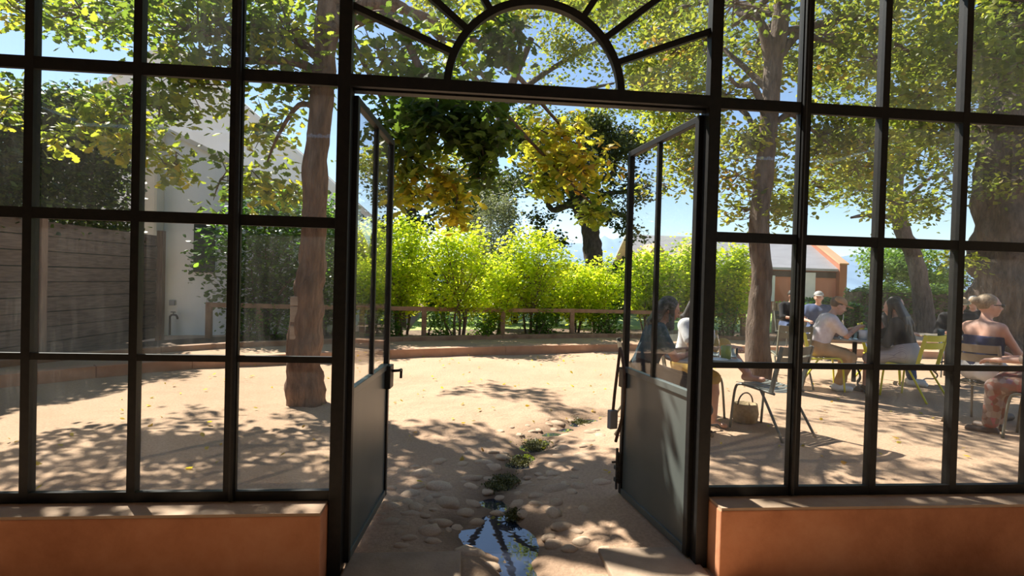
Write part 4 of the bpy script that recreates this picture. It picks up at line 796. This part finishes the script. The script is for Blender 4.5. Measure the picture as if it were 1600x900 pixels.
# fallen leaves on the sand
kn = 260; P = np.stack([RNG.uniform(-4, 5, kn), RNG.uniform(0.3, 7.5, kn), np.zeros(kn)], 1); P[:, 2] = ground_z(P[:, 0], P[:, 1])[0]+0.022
x_, y_, zz_ = leaf_frames(1)
o = link('fallen_leaves', leaves_mesh('fallen', P, 0.05*RNG.uniform(0.6, 1.3, kn), RNG.uniform(0.75, 1, kn), 'oak', 0.0), 'leaf_oak'); tag(o, 'dry fallen leaves scattered over the sandy courtyard', 'leaves', kind='stuff')

# ================================================================== FURNITURE
def slat_mesh(w_, h_, bow, thick, n=8, vertical=False):
    """curved slat, width along x; vertical: stands in xz, else lies in xy"""
    vs = []; fs = []
    for i in range(n+1):
        x = -w_/2+w_*i/n; b = bow*(1-(2*i/n-1)**2)
        for s_, t in ((-h_/2, 0), (h_/2, 0), (h_/2, thick), (-h_/2, thick)): vs.append((x, -b-t, s_) if vertical else (x, s_, -b-t))
    for i in range(n):
        for k in range(4): fs.append((i*4+k, i*4+(k+1) % 4, (i+1)*4+(k+1) % 4, (i+1)*4+k))
    fs += [(0, 3, 2, 1), (n*4, n*4+1, n*4+2, n*4+3)]
    mb = MB().add(vs, fs); return mb.mesh('slat')
SLAT = slat_mesh(0.42, 0.052, 0.018, 0.004); BSLAT = slat_mesh(0.43, 0.085, 0.03, 0.005, vertical=True)
def make_chair(mat):
    r_ = empty('metal_chair'); sl, bs = SLAT.copy(), BSLAT.copy(); sl.materials.append(M[mat]); bs.materials.append(M[mat])
    for s_ in (-1, 1):
        MB().tube(spline([(s_*0.23, 0.27, 0), (s_*0.222, 0.245, 0.30), (s_*0.218, 0.225, 0.415), (s_*0.215, 0.19, 0.45), (s_*0.213, 0.10, 0.452), (s_*0.212, -0.21, 0.425)], 5), 0.0125, 8).build('leg', mat, r_, True)
        MB().tube(spline([(s_*0.235, -0.33, 0), (s_*0.218, -0.17, 0.26), (s_*0.212, -0.06, 0.435)], 5), 0.0125, 8).build('leg', mat, r_, True)
        MB().bar((s_*0.212, -0.17, 0.43), (s_*0.212, -0.275, 0.875), 0.02, 0.042).build('back_post', mat, r_, bevel=0.004)
    for i in range(7):
        y = 0.205-i*0.062; o = link('seat_slat', sl, None, r_); o.location = (0, y, 0.468-0.004*i)
    for z in (0.835, 0.735, 0.635)[:2]:
        o = link('back_slat', bs, None, r_); o.location = (0, -0.235-(z-0.7)*0.25, z); o.rotation_euler = (0.22, 0, 0)
    return r_
chairs = {m_: make_chair(m_) for m_ in ('yellow_paint', 'grey_paint', 'olive_paint', 'brown_paint')}
used = set()
def chair(mat, x, y, rz, label):
    o = chairs[mat] if mat not in used else copy_tree(chairs[mat]); used.add(mat)
    o.location = (x, y, float(ground_z(x, y)[0])+0.004); o.rotation_euler = (0, 0, rz); tag(o, label, 'chair', 'metal slatted cafe chairs'); return o
def XY(px, py): g = G(px, py); return g[0], g[1]
FR, FL = -PI/2, PI/2        # facing right (+x), facing left (-x)
def table(x, y, r_, h_, label, mat='table_metal'):
    z0 = float(ground_z(x, y)[0]); o = empty('round_table', (x, y, z0)); tag(o, label, 'table', 'round cafe tables')
    MB().lathe([(r_-0.012, h_-0.028), (r_, h_-0.02), (r_, h_-0.004), (r_-0.006, h_), (0.02, h_)], 40).build('table_top', mat, o)
    MB().lathe([(0.03, 0.12), (0.026, 0.4), (0.032, h_-0.05), (0.09, h_-0.029)], 14).build('pedestal', 'iron', o, True)
    for k in range(3):
        a = k*2*PI/3+0.4; ca, sa = math.cos(a), math.sin(a)
        pts = [(0.02, 0.34), (0.10, 0.30), (0.16, 0.20), (0.10, 0.12), (0.14, 0.06), (0.24, 0.05), (0.29, 0.012)]
        MB().tube(spline([(ca*p_[0], sa*p_[0], p_[1]) for p_ in pts], 5), 0.012, 7).build('scroll_leg', 'iron', o, True)
    return o, z0+h_
def lathe_thing(name, prof, mat, loc, label, cat, group=None, n=20):
    o = MB().lathe(prof, n).build(name, mat, None, True, loc=loc); return tag(o, label, cat, group)
TUMBLER = [(0.026, 0), (0.034, 0.002), (0.04, 0.10), (0.037, 0.10), (0.031, 0.008), (0.005, 0.008)]
BOTTLE = [(0.03, 0), (0.036, 0.004), (0.036, 0.14), (0.030, 0.17), (0.014, 0.20), (0.013, 0.26), (0.015, 0.265), (0.011, 0.265), (0.011, 0.2), (0.03, 0.14), (0.03, 0.01), (0.005, 0.01)]

# ---- man's table
def XYD(px, D): q_ = AT(px, 470, D); return q_[0], q_[1]
mx, my = XYD(1283, 7.75); MRZ = -1.92
T1x, T1y = XYD(1338, 7.75)
t_, tz1 = table(T1x, T1y, 0.36, 0.745, 'round grey table in front of the man in the cap')
chair('yellow_paint', mx, my, MRZ, 'yellow slatted chair under the man in the cap')
lathe_thing('glass_bottle', BOTTLE, 'drink_glass', (*XYD(1318, 7.6), tz1), 'clear glass bottle with straw held by the man in the cap', 'bottle')
lathe_thing('drinking_glass', TUMBLER, 'drink_glass', (*XYD(1330, 7.55), tz1), 'empty tumbler nearest the glass bottle', 'glass', 'tumblers on the round table')
lathe_thing('drinking_glass', TUMBLER, 'drink_glass', (*XYD(1339, 7.6), tz1), 'middle tumbler on the table of the man in the cap', 'glass', 'tumblers on the round table')
lathe_thing('napkin_pot', [(0.05, 0), (0.06, 0.003), (0.065, 0.13), (0.06, 0.13), (0.055, 0.01), (0.005, 0.01)], 'ceramic', (*XYD(1349, 7.6), tz1), 'pale pot on the round table right of the tumblers', 'pot')
MB_ = MB().box((-0.045, -0.035, 0), (0.045, 0.035, 0.10)).build('card_holder', 'ceramic', None, bevel=0.006, loc=(*XYD(1357, 7.85), tz1)); tag(MB_, 'small white card holder at the far side of the round table', 'holder')
# ---- long haired woman's chair
wx, wy = XYD(1414, 7.4); chair('yellow_paint', *XYD(1430, 7.28), 0.30, 'yellow slatted chair under the long haired woman')
vx, vy = XYD(1378, 8.5); chair('yellow_paint', vx, vy, -2.3, 'yellow chair mostly hidden behind the long haired woman')
# ---- near chairs
bx, by_ = XYD(1208, 5.35); chair('grey_paint', bx, by_, 0.38, 'empty dark grey chair nearest the glass, with a foot resting on its seat')
ax, ay = XYD(1236, 7.9); chair('olive_paint', ax, ay, -0.3, 'empty olive chair standing behind the grey one')
q = XYD(1170, 5.75); bg_ = empty('woven_bag', (q[0], q[1], float(ground_z(*q)[0])), 0.4); tag(bg_, 'small pale woven bag under the dark grey chair', 'bag')
MB().lathe([(0.09, 0), (0.12, 0.01), (0.135, 0.10), (0.12, 0.20), (0.105, 0.20), (0.1, 0.02), (0.01, 0.02)], 18).build('bag_body', 'straw', bg_, True)
MB().tube([(0.115*math.cos(a_), 0, 0.19+0.12*math.sin(a_)) for a_ in np.linspace(0, PI, 14)], 0.008, 6).build('bag_handle', 'leather', bg_, True)
# ---- sunglasses woman's chair
sx, sy = XYD(1545, 5.85); chair('brown_paint', sx, sy, -1.2, 'brown slatted chair of the woman in sunglasses')
ex, ey = XYD(1645, 5.2); chair('olive_paint', ex, ey, 0.5, 'olive chair at the right edge under the floral dress')
# ---- near table behind the door post
nx_, ny_ = XYD(1100, 5.3); t_, tz2 = table(nx_, ny_, 0.36, 0.735, 'round table behind the right door post', 'table_metal')
lathe_thing('green_cup', [(0.036, 0), (0.045, 0.003), (0.05, 0.125), (0.046, 0.125), (0.041, 0.01), (0.005, 0.01)], 'green_glass', (*XYD(1137, 5.25), tz2), 'lime green tumbler on the table behind the door post', 'cup')
lathe_thing('glass_bottle', BOTTLE, 'drink_glass', (*XYD(1121, 5.35), tz2), 'clear bottle beside the lime green tumbler', 'bottle')
lathe_thing('drinking_glass', TUMBLER, 'drink_glass', (*XYD(1149, 5.3), tz2), 'clear tumbler right of the lime green one', 'glass')
lathe_thing('plate', [(0.05, 0), (0.06, 0.002), (0.11, 0.014), (0.108, 0.017), (0.06, 0.006), (0.005, 0.006)], 'ceramic', (*XYD(1122, 5.12), tz2), 'white plate on the table behind the door post', 'plate')
# ---- far table with dark drinks
hx, hy = XYD(1482, 8.4); t_, tz3 = table(hx, hy, 0.4, 0.74, 'round table in front of the person in the straw hat', 'brown_paint')
lathe_thing('teal_cup', [(0.035, 0), (0.042, 0.003), (0.045, 0.10), (0.042, 0.10), (0.036, 0.01), (0.005, 0.01)], 'cloth_teal', (hx-0.2, hy-0.1, tz3), 'teal cup on the table of the person in the straw hat', 'cup')
lathe_thing('plate', [(0.05, 0), (0.06, 0.002), (0.12, 0.016), (0.118, 0.019), (0.06, 0.006), (0.005, 0.006)], 'ceramic', (hx+0.02, hy-0.14, tz3), 'white plate before the person in the straw hat', 'plate')

# ================================================================== PEOPLE (one continuous body each)
def surface_nets(F, o, h):
    nx_, ny_, nz_ = F.shape; ins = F < 0
    c = np.zeros((nx_-1, ny_-1, nz_-1), np.int8)
    for dx in (0, 1):
        for dy in (0, 1):
            for dz in (0, 1): c += ins[dx:nx_-1+dx, dy:ny_-1+dy, dz:nz_-1+dz]
    act = (c > 0) & (c < 8); idx = np.argwhere(act); ids = -np.ones(act.shape, int); ids[act] = np.arange(len(idx))
    acc = np.zeros((len(idx), 3)); cnt = np.zeros(len(idx)); co = [(a, b, d) for a in (0, 1) for b in (0, 1) for d in (0, 1)]
    for p in co:
        for ax_ in range(3):
            if p[ax_]: continue
            q = list(p); q[ax_] = 1
            a = F[idx[:, 0]+p[0], idx[:, 1]+p[1], idx[:, 2]+p[2]]; b = F[idx[:, 0]+q[0], idx[:, 1]+q[1], idx[:, 2]+q[2]]
            k = (a < 0) != (b < 0); t = np.where(k, a/(a-b+1e-12), 0); pt = np.tile(np.array(p, float), (len(idx), 1)); pt[:, ax_] += t
            acc[k] += pt[k]; cnt[k] += 1
    V = o+h*(idx+acc/np.maximum(cnt, 1)[:, None]); faces = []
    for ax_ in range(3):
        u, v = (ax_+1) % 3, (ax_+2) % 3
        sl0 = [slice(1, -1)]*3; sl0[ax_] = slice(0, -1); sl1 = list(sl0); sl1[ax_] = slice(1, None)
        a = ins[tuple(sl0)]; b = ins[tuple(sl1)]; e = np.argwhere(a != b)
        if not len(e): continue
        off = np.ones(3, int); off[ax_] = 0; e0 = e+off; flip = a[tuple(e.T)]
        def cell(du, dv):
            k = e0.copy(); k[:, u] -= du; k[:, v] -= dv; return ids[k[:, 0], k[:, 1], k[:, 2]]
        q = np.stack([cell(0, 0), cell(1, 0), cell(1, 1), cell(0, 1)], 1); q[~flip] = q[~flip][:, ::-1]; faces.append(q)
    Fc = np.concatenate(faces); Fc = Fc[(Fc >= 0).all(1)]
    return V, Fc
class SDF:
    def __init__(s): s.p = []
    def cone(s, a, b, ra, rb, k=0.02): s.p.append(('c', np.array(a, float), np.array(b, float), ra, rb, k)); return s
    def ell(s, c, r, k=0.02, R=None, sub=False): s.p.append(('s' if sub else 'e', np.array(c, float), np.array(r, float), R if R is not None else np.eye(3), 0, k)); return s
    def mesh(s, h, name, infl=0.0, cuts=()):
        lo = np.full(3, 9.0); hi = -lo; bb = []
        for t, a, b, ra, rb, k in s.p:
            if t == 'c': l = np.minimum(a-ra, b-rb); u = np.maximum(a+ra, b+rb)
            else: m_ = b.max(); l, u = a-m_, a+m_
            bb.append((l-infl-k-2*h, u+infl+k+2*h))
            if t != 's': lo = np.minimum(lo, l); hi = np.maximum(hi, u)
        lo -= infl+4*h; hi += infl+4*h; n = np.ceil((hi-lo)/h).astype(int)+1; F = np.full(n, 0.2, np.float32)
        for (t, a, b, ra, rb, k), (l, u) in zip(s.p, bb):
            i0 = np.maximum(((l-lo)/h).astype(int), 0); i1 = np.minimum(((u-lo)/h).astype(int)+2, n)
            if (i1 <= i0).any(): continue
            g = [lo[q]+h*np.arange(i0[q], i1[q]) for q in range(3)]; X, Y, Z = np.meshgrid(*g, indexing='ij'); P = np.stack([X, Y, Z], -1)
            if t == 'c':
                d = b-a; tt = np.clip(((P-a)@d)/(d@d+1e-9), 0, 1); q = np.linalg.norm(P-a-tt[..., None]*d, axis=-1)-(ra+(rb-ra)*tt)
            else:
                L_ = (P-a)@ra; k0 = np.linalg.norm(L_/b, axis=-1); k1 = np.linalg.norm(L_/(b*b), axis=-1); q = k0*(k0-1)/(k1+1e-6)
            sl = tuple(slice(i0[w2], i1[w2]) for w2 in range(3)); f0 = F[sl]
            if t == 's': F[sl] = np.maximum(f0, -(q-infl)); continue
            q = q-infl; hh = np.clip(0.5+0.5*(f0-q)/k, 0, 1); F[sl] = f0*(1-hh)+q*hh-k*hh*(1-hh)
        if cuts:
            g = [lo[q]+h*np.arange(n[q]) for q in range(3)]
            for pnt, nn in cuts:
                pl = (g[0][:, None, None]-pnt[0])*nn[0]+(g[1][None, :, None]-pnt[1])*nn[1]+(g[2][None, None, :]-pnt[2])*nn[2]; F = np.maximum(F, pl)
        V, Fc = surface_nets(F, lo, h); me = bpy.data.meshes.new(name)
        me.vertices.add(len(V)); me.vertices.foreach_set('co', V.astype(np.float32).ravel()); me.loops.add(Fc.size); me.loops.foreach_set('vertex_index', Fc.astype(np.int32).ravel())
        me.polygons.add(len(Fc)); me.polygons.foreach_set('loop_start', np.arange(len(Fc), dtype=np.int32)*4); me.update(calc_edges=True)
        me.polygons.foreach_set('use_smooth', np.ones(len(Fc), bool)); return me
def rot(ax_, a):
    c, s_ = math.cos(a), math.sin(a)
    return np.array([[1, 0, 0], [0, c, -s_], [0, s_, c]]) if ax_ == 'x' else (np.array([[c, -s_, 0], [s_, c, 0], [0, 0, 1]]) if ax_ == 'z' else np.array([[c, 0, s_], [0, 1, 0], [-s_, 0, c]]))
def ik(a, b, l1, l2, pole):
    d = b-a; L_ = np.linalg.norm(d); L_ = min(L_, l1+l2-0.005); t = d/np.linalg.norm(d); x = (l1*l1-l2*l2+L_*L_)/(2*L_); hgt = math.sqrt(max(l1*l1-x*x, 1e-6))
    p = pole-t*pole.dot(t); p /= np.linalg.norm(p); return a+t*x+p*hgt, a+t*L_
def person(label, x, y, rz, skin, top, bottom, hair, lean=0.15, seat=0.47, female=False, head=(0, 0), hands=None, feet=None, knees=None, sleeve=0.5, legs='long', hairstyle='short', hat=None, shoes='shoe_white', h=0.0105, scale=1.0, glasses=False, strapless=False, skirt=None):
    """sits facing local +y; hands/feet in local coordinates"""
    z0 = float(ground_z(x, y)[0]); root = empty('person', (x, y, z0), rz); root.scale = (scale,)*3; tag(root, label, 'person')
    Rl = rot('x', -lean); P = np.array([0, -0.06, seat+0.115]); sw = 0.165 if female else 0.19
    sp = lambda a, b, c: P+Rl@np.array([a, b, c])
    neck = sp(0, -0.01, 0.50); body = SDF(); torso = SDF(); lower = SDF(); shoe = SDF(); slv = SDF()
    # torso
    for S_ in (body, torso):
        for s_ in (-1, 1):
            S_.cone(sp(s_*0.075, 0, 0.02), sp(s_*0.062, 0.0, 0.20), 0.115 if female else 0.112, 0.088 if female else 0.105, 0.05)
            S_.cone(sp(s_*0.062, 0, 0.20), sp(s_*0.078, 0.005, 0.36), 0.088 if female else 0.105, 0.105 if female else 0.118, 0.05)
            S_.cone(sp(s_*0.05, -0.01, 0.44), sp(s_*(sw-0.02), -0.01, 0.435), 0.07, 0.058, 0.05)
            if female: S_.ell(sp(s_*0.075, 0.105, 0.30), (0.055, 0.05, 0.055), 0.04)
    body.cone(sp(0, -0.01, 0.44), neck+Rl@np.array([0, 0.02, 0.05]), 0.058, 0.05, 0.03)
    # legs
    hips = [sp(s_*0.095, 0.0, 0.0) for s_ in (-1, 1)]; feet = feet or [(-0.12, 0.40, 0.075), (0.12, 0.42, 0.075)]
    for s_, hp, ft in zip((-1, 1), hips, feet):
        ft = np.array(ft, float); kn, an = ik(hp, ft, 0.43, 0.42, np.array([s_*0.15, 0.6, 0.9])); leg = []
        body.cone(hp, kn, 0.092, 0.058, 0.03); body.cone(kn, kn+(an-kn)*0.35, 0.056, 0.056, 0.02); body.cone(kn+(an-kn)*0.35, an, 0.056, 0.036, 0.02)
        fd = np.array([s_*0.15, 1.0, 0]); fd /= np.linalg.norm(fd); low = an+np.array([0, 0, -0.045])
        body.cone(low-fd*0.03, low+fd*0.15, 0.034, 0.026, 0.02)
        shoe.cone(low-fd*0.035+(0, 0, 0.005), low+fd*0.155, 0.040, 0.033, 0.02); shoe.cone(an+(0, 0, 0.0), low, 0.042, 0.042, 0.02)
        lower.cone(hp, kn, 0.098, 0.066, 0.03)
        if legs == 'long': lower.cone(kn, an+(kn-an)*0.12, 0.066, 0.052, 0.03)
    for s_ in (-1, 1): lower.cone(sp(s_*0.075, 0, 0.0), sp(s_*0.07, 0, 0.10), 0.117, 0.105, 0.05)
    # arms and hands
    hands = hands or [(-0.16, 0.36, 0.76), (0.16, 0.36, 0.76)]
    for s_, hd in zip((-1, 1), hands):
        sh = sp(s_*(sw+0.005), -0.01, 0.425); el, wr = ik(sh, np.array(hd, float), 0.285, 0.25, np.array([s_*0.7, -0.5, -0.9]))
        k_ = 0.9 if female else 1.0
        body.cone(sh, el, 0.052*k_, 0.040*k_, 0.03); body.cone(el, wr, 0.040*k_, 0.026*k_, 0.015)
        slv.cone(sh, sh+(el-sh)*min(1, sleeve*1.0), 0.060*k_, 0.053*k_, 0.04)
        if sleeve > 1: slv.cone(el, el+(wr-el)*(sleeve-1), 0.047*k_, 0.038*k_, 0.02)
        fd = (wr-el)/np.linalg.norm(wr-el); sd_ = np.cross(fd, [0, 0, 1.0]); sd_ /= np.linalg.norm(sd_)+1e-9; dn = np.cross(sd_, fd); dn = dn if dn[2] < 0 else -dn
        pm = wr+fd*0.05
        for q in (-0.022, 0.0, 0.022): body.cone(wr+sd_*q*0.5, pm+sd_*q+fd*0.035, 0.019, 0.015, 0.012)
        for q, ln in ((-0.033, 0.055), (-0.011, 0.07), (0.011, 0.075), (0.033, 0.062)):
            f0 = pm+sd_*q*0.95+fd*0.035; f1 = f0+fd*ln*0.5+dn*0.012; f2 = f1+fd*ln*0.28+dn*ln*0.4
            body.cone(f0, f1, 0.0105, 0.0098, 0.004); body.cone(f1, f2, 0.0098, 0.0088, 0.004)
        th = -s_; t0 = wr+fd*0.03+sd_*th*0.022; t1 = t0+fd*0.03+sd_*th*0.026+dn*0.012; body.cone(t0, t1, 0.013, 0.011, 0.008); body.cone(t1, t1+fd*0.026+dn*0.012, 0.011, 0.0095, 0.004)
    # head
    Rh = rot('z', head[1])@rot('x', -head[0]); hc = neck+Rl@np.array([0, 0.025, 0.06])+Rh@np.array([0, 0.02, 0.10])
    hp_ = lambda a, b, c: hc+Rh@np.array([a, b, c])
    body.ell(hp_(0, -0.012, 0.02), (0.077, 0.096, 0.098), 0.03, Rh); body.ell(hp_(0, 0.022, -0.045), (0.058, 0.070, 0.070), 0.03, Rh); body.ell(hp_(0, 0.058, -0.092), (0.026, 0.022, 0.020), 0.02, Rh)
    for s_ in (-1, 1):
        body.ell(hp_(s_*0.032, 0.098, 0.005), (0.020, 0.020, 0.013), 0.01, Rh, sub=True)
        body.ell(hp_(s_*0.033, 0.072, 0.004), (0.016, 0.016, 0.014), 0.006, Rh)
        body.ell(hp_(s_*0.079, -0.01, -0.012), (0.010, 0.022, 0.034), 0.008, Rh); body.ell(hp_(s_*0.04, 0.065, -0.035), (0.025, 0.022, 0.024), 0.02, Rh)
    body.cone(hp_(0, 0.082, 0.008), hp_(0, 0.108, -0.028), 0.008, 0.014, 0.012); body.ell(hp_(0, 0.086, -0.058), (0.024, 0.010, 0.007), 0.006, Rh); body.ell(hp_(0, 0.083, -0.069), (0.020, 0.010, 0.006), 0.006, Rh)
    body.ell(hp_(0, 0.076, 0.028), (0.048, 0.018, 0.010), 0.015, Rh)
    bo_ = link('body', body.mesh(h, 'body'), skin, root)
    for s_ in (-1, 1):
        o = MB().lathe([(0.002, -0.006), (0.0065, -0.002), (0.007, 0.001), (0.004, 0.005), (0.001, 0.0055)], 10).build('eye', 'lens_dark', root, True); q = hp_(s_*0.033, 0.087, 0.004); o.location = q; o.rotation_euler = (-PI/2, 0, head[1])
    # clothes
    tp_ = SDF(); tp_.p = torso.p+([] if strapless else slv.p)
    cuts = [(sp(0, 0, 0.03), Rl@np.array([0, 0, -1.0]))]
    cuts.append((sp(0, 0, 0.345 if strapless else 0.515), Rl@np.array([0, 0, 1.0])))
    link('top', tp_.mesh(h, 'top', 0.013, cuts), top, root)
    if skirt:
        sk = SDF(); sk.p = list(lower.p)
        kk = [p_[2] for p_ in lower.p if p_[0] == 'c'][:2]
        sk.cone(sp(0, 0.02, 0.0), (0, 0.30, seat+0.06), 0.12, 0.10, 0.08); link('skirt', sk.mesh(h, 'skirt', 0.014), skirt, root)
    else: link('trousers', lower.mesh(h, 'trousers', 0.010), bottom, root)
    if shoes: link('shoes', shoe.mesh(h*0.9, 'shoes', 0.006), shoes, root)
    hs_ = SDF()
    if hairstyle:
        hs_.ell(hp_(0, -0.028, 0.035), (0.086, 0.096, 0.094), 0.02, Rh)
        if hairstyle in ('long', 'mid'):
            L_ = 0.42 if hairstyle == 'long' else 0.22
            for q in (-0.07, -0.035, 0, 0.035, 0.07):
                a = hp_(q*0.9, -0.075, 0.02); b = a+Rl@np.array([q*0.5, -0.035, -0.18]); c = a+Rl@np.array([q*0.9, -0.05+0.02*math.sin(q*60), -L_-0.05*math.cos(q*40)])
                hs_.cone(a, b, 0.045, 0.042, 0.02); m_ = (b+c)/2+np.array([0.015*math.sin(q*90), -0.012, 0]); hs_.cone(b, m_, 0.042, 0.030, 0.012); hs_.cone(m_, c, 0.030, 0.014, 0.012)
            for s_ in (-1, 1):
                a = hp_(s_*0.072, -0.005, 0.03); b = a+np.array([s_*0.015, 0.0, -0.2]); hs_.cone(a, b, 0.030, 0.026, 0.02); hs_.cone(b, b+np.array([0.0, -0.02, -(L_-0.25)*1.0-0.05]), 0.026, 0.012, 0.01)
        if hairstyle == 'bun': hs_.ell(hp_(0, -0.125, 0.05), (0.045, 0.045, 0.042), 0.015)
        hs_.ell(hp_(0, 0.085, -0.035), (0.066, 0.062, 0.088), 0.01, Rh, sub=True); 
        if hairstyle in ('short', 'bun'): hs_.ell(hp_(0, 0.02, -0.11), (0.1, 0.1, 0.085), 0.01, Rh, sub=True)
        link('hair', hs_.mesh(h, 'hair'), hair, root)
    if hat:
        ho = SDF(); kind, hm = hat
        if kind == 'cap':
            ho.ell(hp_(0, -0.012, 0.045), (0.092, 0.108, 0.088), 0.01, Rh); cut = [(hp_(0, 0, 0.035), Rh@np.array([0, 0, -1.0]))]
            ct = link('cap', ho.mesh(h, 'cap', 0, cut), hm, root); br = SDF(); br.ell(hp_(0, 0.115, 0.035), (0.075, 0.075, 0.010), 0.01, Rh); link('cap_peak', br.mesh(h*0.8, 'cap_peak'), hm, ct)
        else:
            ho.ell(hp_(0, -0.01, 0.06), (0.092, 0.105, 0.085), 0.01, Rh); cut = [(hp_(0, 0, 0.045), Rh@np.array([0, 0, -1.0])), (hp_(0, 0, 0.125), Rh@np.array([0, 0, 1.0]))]
            ct = link('hat', ho.mesh(h, 'hat', 0, cut), hm, root); br = SDF(); br.ell(hp_(0, -0.005, 0.045), (0.155, 0.17, 0.012), 0.01, Rh); link('hat_brim', br.mesh(h*0.9, 'hat_brim'), hm, ct)
    if glasses:
        gl = SDF()
        for s_ in (-1, 1): gl.ell(hp_(s_*0.034, 0.100, 0.004), (0.030, 0.010, 0.019), 0.006, Rh); gl.cone(hp_(s_*0.062, 0.092, 0.01), hp_(s_*0.084, -0.005, 0.008), 0.006, 0.005, 0.004)
        gl.cone(hp_(-0.02, 0.104, 0.01), hp_(0.02, 0.104, 0.01), 0.006, 0.006, 0.004); link('sunglasses', gl.mesh(0.006, 'sunglasses'), 'lens_dark', root)
    return root

def loc_(pos, rz, p): d_ = np.array(p[:2])-np.array(pos); c_, s_ = math.cos(-rz), math.sin(-rz); return (c_*d_[0]-s_*d_[1], s_*d_[0]+c_*d_[1], p[2])
person('man in a tan cap and pale shirt leaning to a straw', mx, my, MRZ, 'skin_light', 'cloth_pinkwhite', 'cloth_khaki', 'hair_brown', lean=0.40, head=(0.35, 0), hands=[(-0.10, 0.44, 0.86), (0.02, 0.46, 0.88)], feet=[(-0.10, 0.33, 0.08), (0.08, 0.22, 0.08)], hat=('cap', 'cap_tan'), sleeve=0.7)
q = XYD(1318, 7.6); o = MB().tube([(0, 0, 0), (0.015, 0.0, 0.31)], 0.005, 6).build('drinking_straw', 'ceramic', loc=(q[0]-0.008, q[1], tz1+0.03)); tag(o, 'pale drinking straw in the glass bottle', 'straw')
person('long haired woman in black top and striped skirt', wx, wy, 0.55, 'skin_light', 'cloth_black', 'cloth_striped', 'hair_dark', lean=0.28, female=True, head=(0.2, 0.1), hands=[(-0.05, 0.33, 0.72), (-0.04, 0.28, 1.02)], hairstyle='long', sleeve=1.4, skirt='cloth_striped', legs='short', shoes='leather')
person('dark haired person half hidden behind the long haired woman', vx, vy, -2.3, 'skin_light', 'cloth_black', 'denim', 'hair_dark', lean=0.35, head=(0.2, 0), hairstyle='short', sleeve=1.5, h=0.012)
person('fair woman in sunglasses and a strapless navy top', sx, sy, -1.45, 'skin_light', 'cloth_navy', 'cloth_white', 'hair_fair', lean=0.05, female=True, head=(0.0, -0.5), hands=[(-0.14, 0.36, 0.74), (0.14, 0.34, 0.70)], hairstyle='bun', sleeve=0.3, strapless=True, glasses=True, legs='short', shoes='leather', scale=1.03)
person('person in a floral dress cut off by the right edge', ex, ey, 0.5, 'skin_light', 'cloth_floral', 'cloth_floral', 'hair_fair', lean=0.05, female=True, head=(0.1, 0), hairstyle='long', sleeve=0.95, skirt='cloth_floral', legs='long', shoes='leather')
q = XYD(1498, 9.1); person('person in dark clothes and a straw hat', *q, 2.5, 'skin_tan', 'cloth_black', 'denim', 'hair_dark', lean=0.25, head=(0.3, 0), hat=('hat', 'straw'), sleeve=1.6, h=0.012); chair('grey_paint', *q, 2.5, 'grey chair under the person in the straw hat')
q = XYD(1521, 10.0); person('grey haired person in black behind the straw hat', *q, 2.3, 'skin_light', 'cloth_black', 'cloth_black', 'hair_grey', lean=0.1, sleeve=1.6, h=0.0125); chair('grey_paint', *q, 2.3, 'grey chair under the grey haired person')
q = XYD(1016, 5.35); person('dark haired person in dark teal seen through the door glass', *q, -1.75, 'skin_tan', 'cloth_teal', 'cloth_black', 'hair_dark', lean=0.32, head=(0.4, 0), hands=[(-0.12, 0.40, 0.80), (0.1, 0.42, 0.80)], sleeve=0.6, hairstyle='mid', female=True, shoes='leather'); chair('olive_paint', *q, -1.75, 'olive chair under the person in dark teal')
q = XYD(1084, 5.95); RZ8 = -2.6; ft = (*XYD(1172, 5.45), 0.575)
person('person in white shirt and sunglasses behind the door post', *q, RZ8, 'skin_light', 'cloth_white', 'cloth_ochre', 'hair_dark', lean=0.2, head=(0.2, 0.1), hands=[(-0.14, 0.40, 0.80), (0.14, 0.40, 0.80)], feet=[loc_(q, RZ8, ft), (0.10, 0.35, 0.075)], sleeve=0.6, glasses=True, hairstyle='mid', female=True, shoes=None, legs='short'); chair('olive_paint', *q, RZ8, 'olive chair under the person in white shirt')
q = XYD(1236, 12.0); person('dark haired person sitting far behind the plank screen', *q, PI, 'skin_tan', 'cloth_black', 'denim', 'hair_dark', sleeve=1.2, h=0.013); chair('grey_paint', *q, PI, 'far grey chair under the person behind the plank screen')
q = XYD(1279, 11.2); person('person in grey cap sitting far behind the man in the cap', *q, PI-0.6, 'skin_light', 'denim', 'denim', 'hair_dark', hat=('cap', 'hair_grey'), sleeve=0.6, h=0.013); chair('grey_paint', *q, PI-0.6, 'far grey chair under the person in the grey cap')
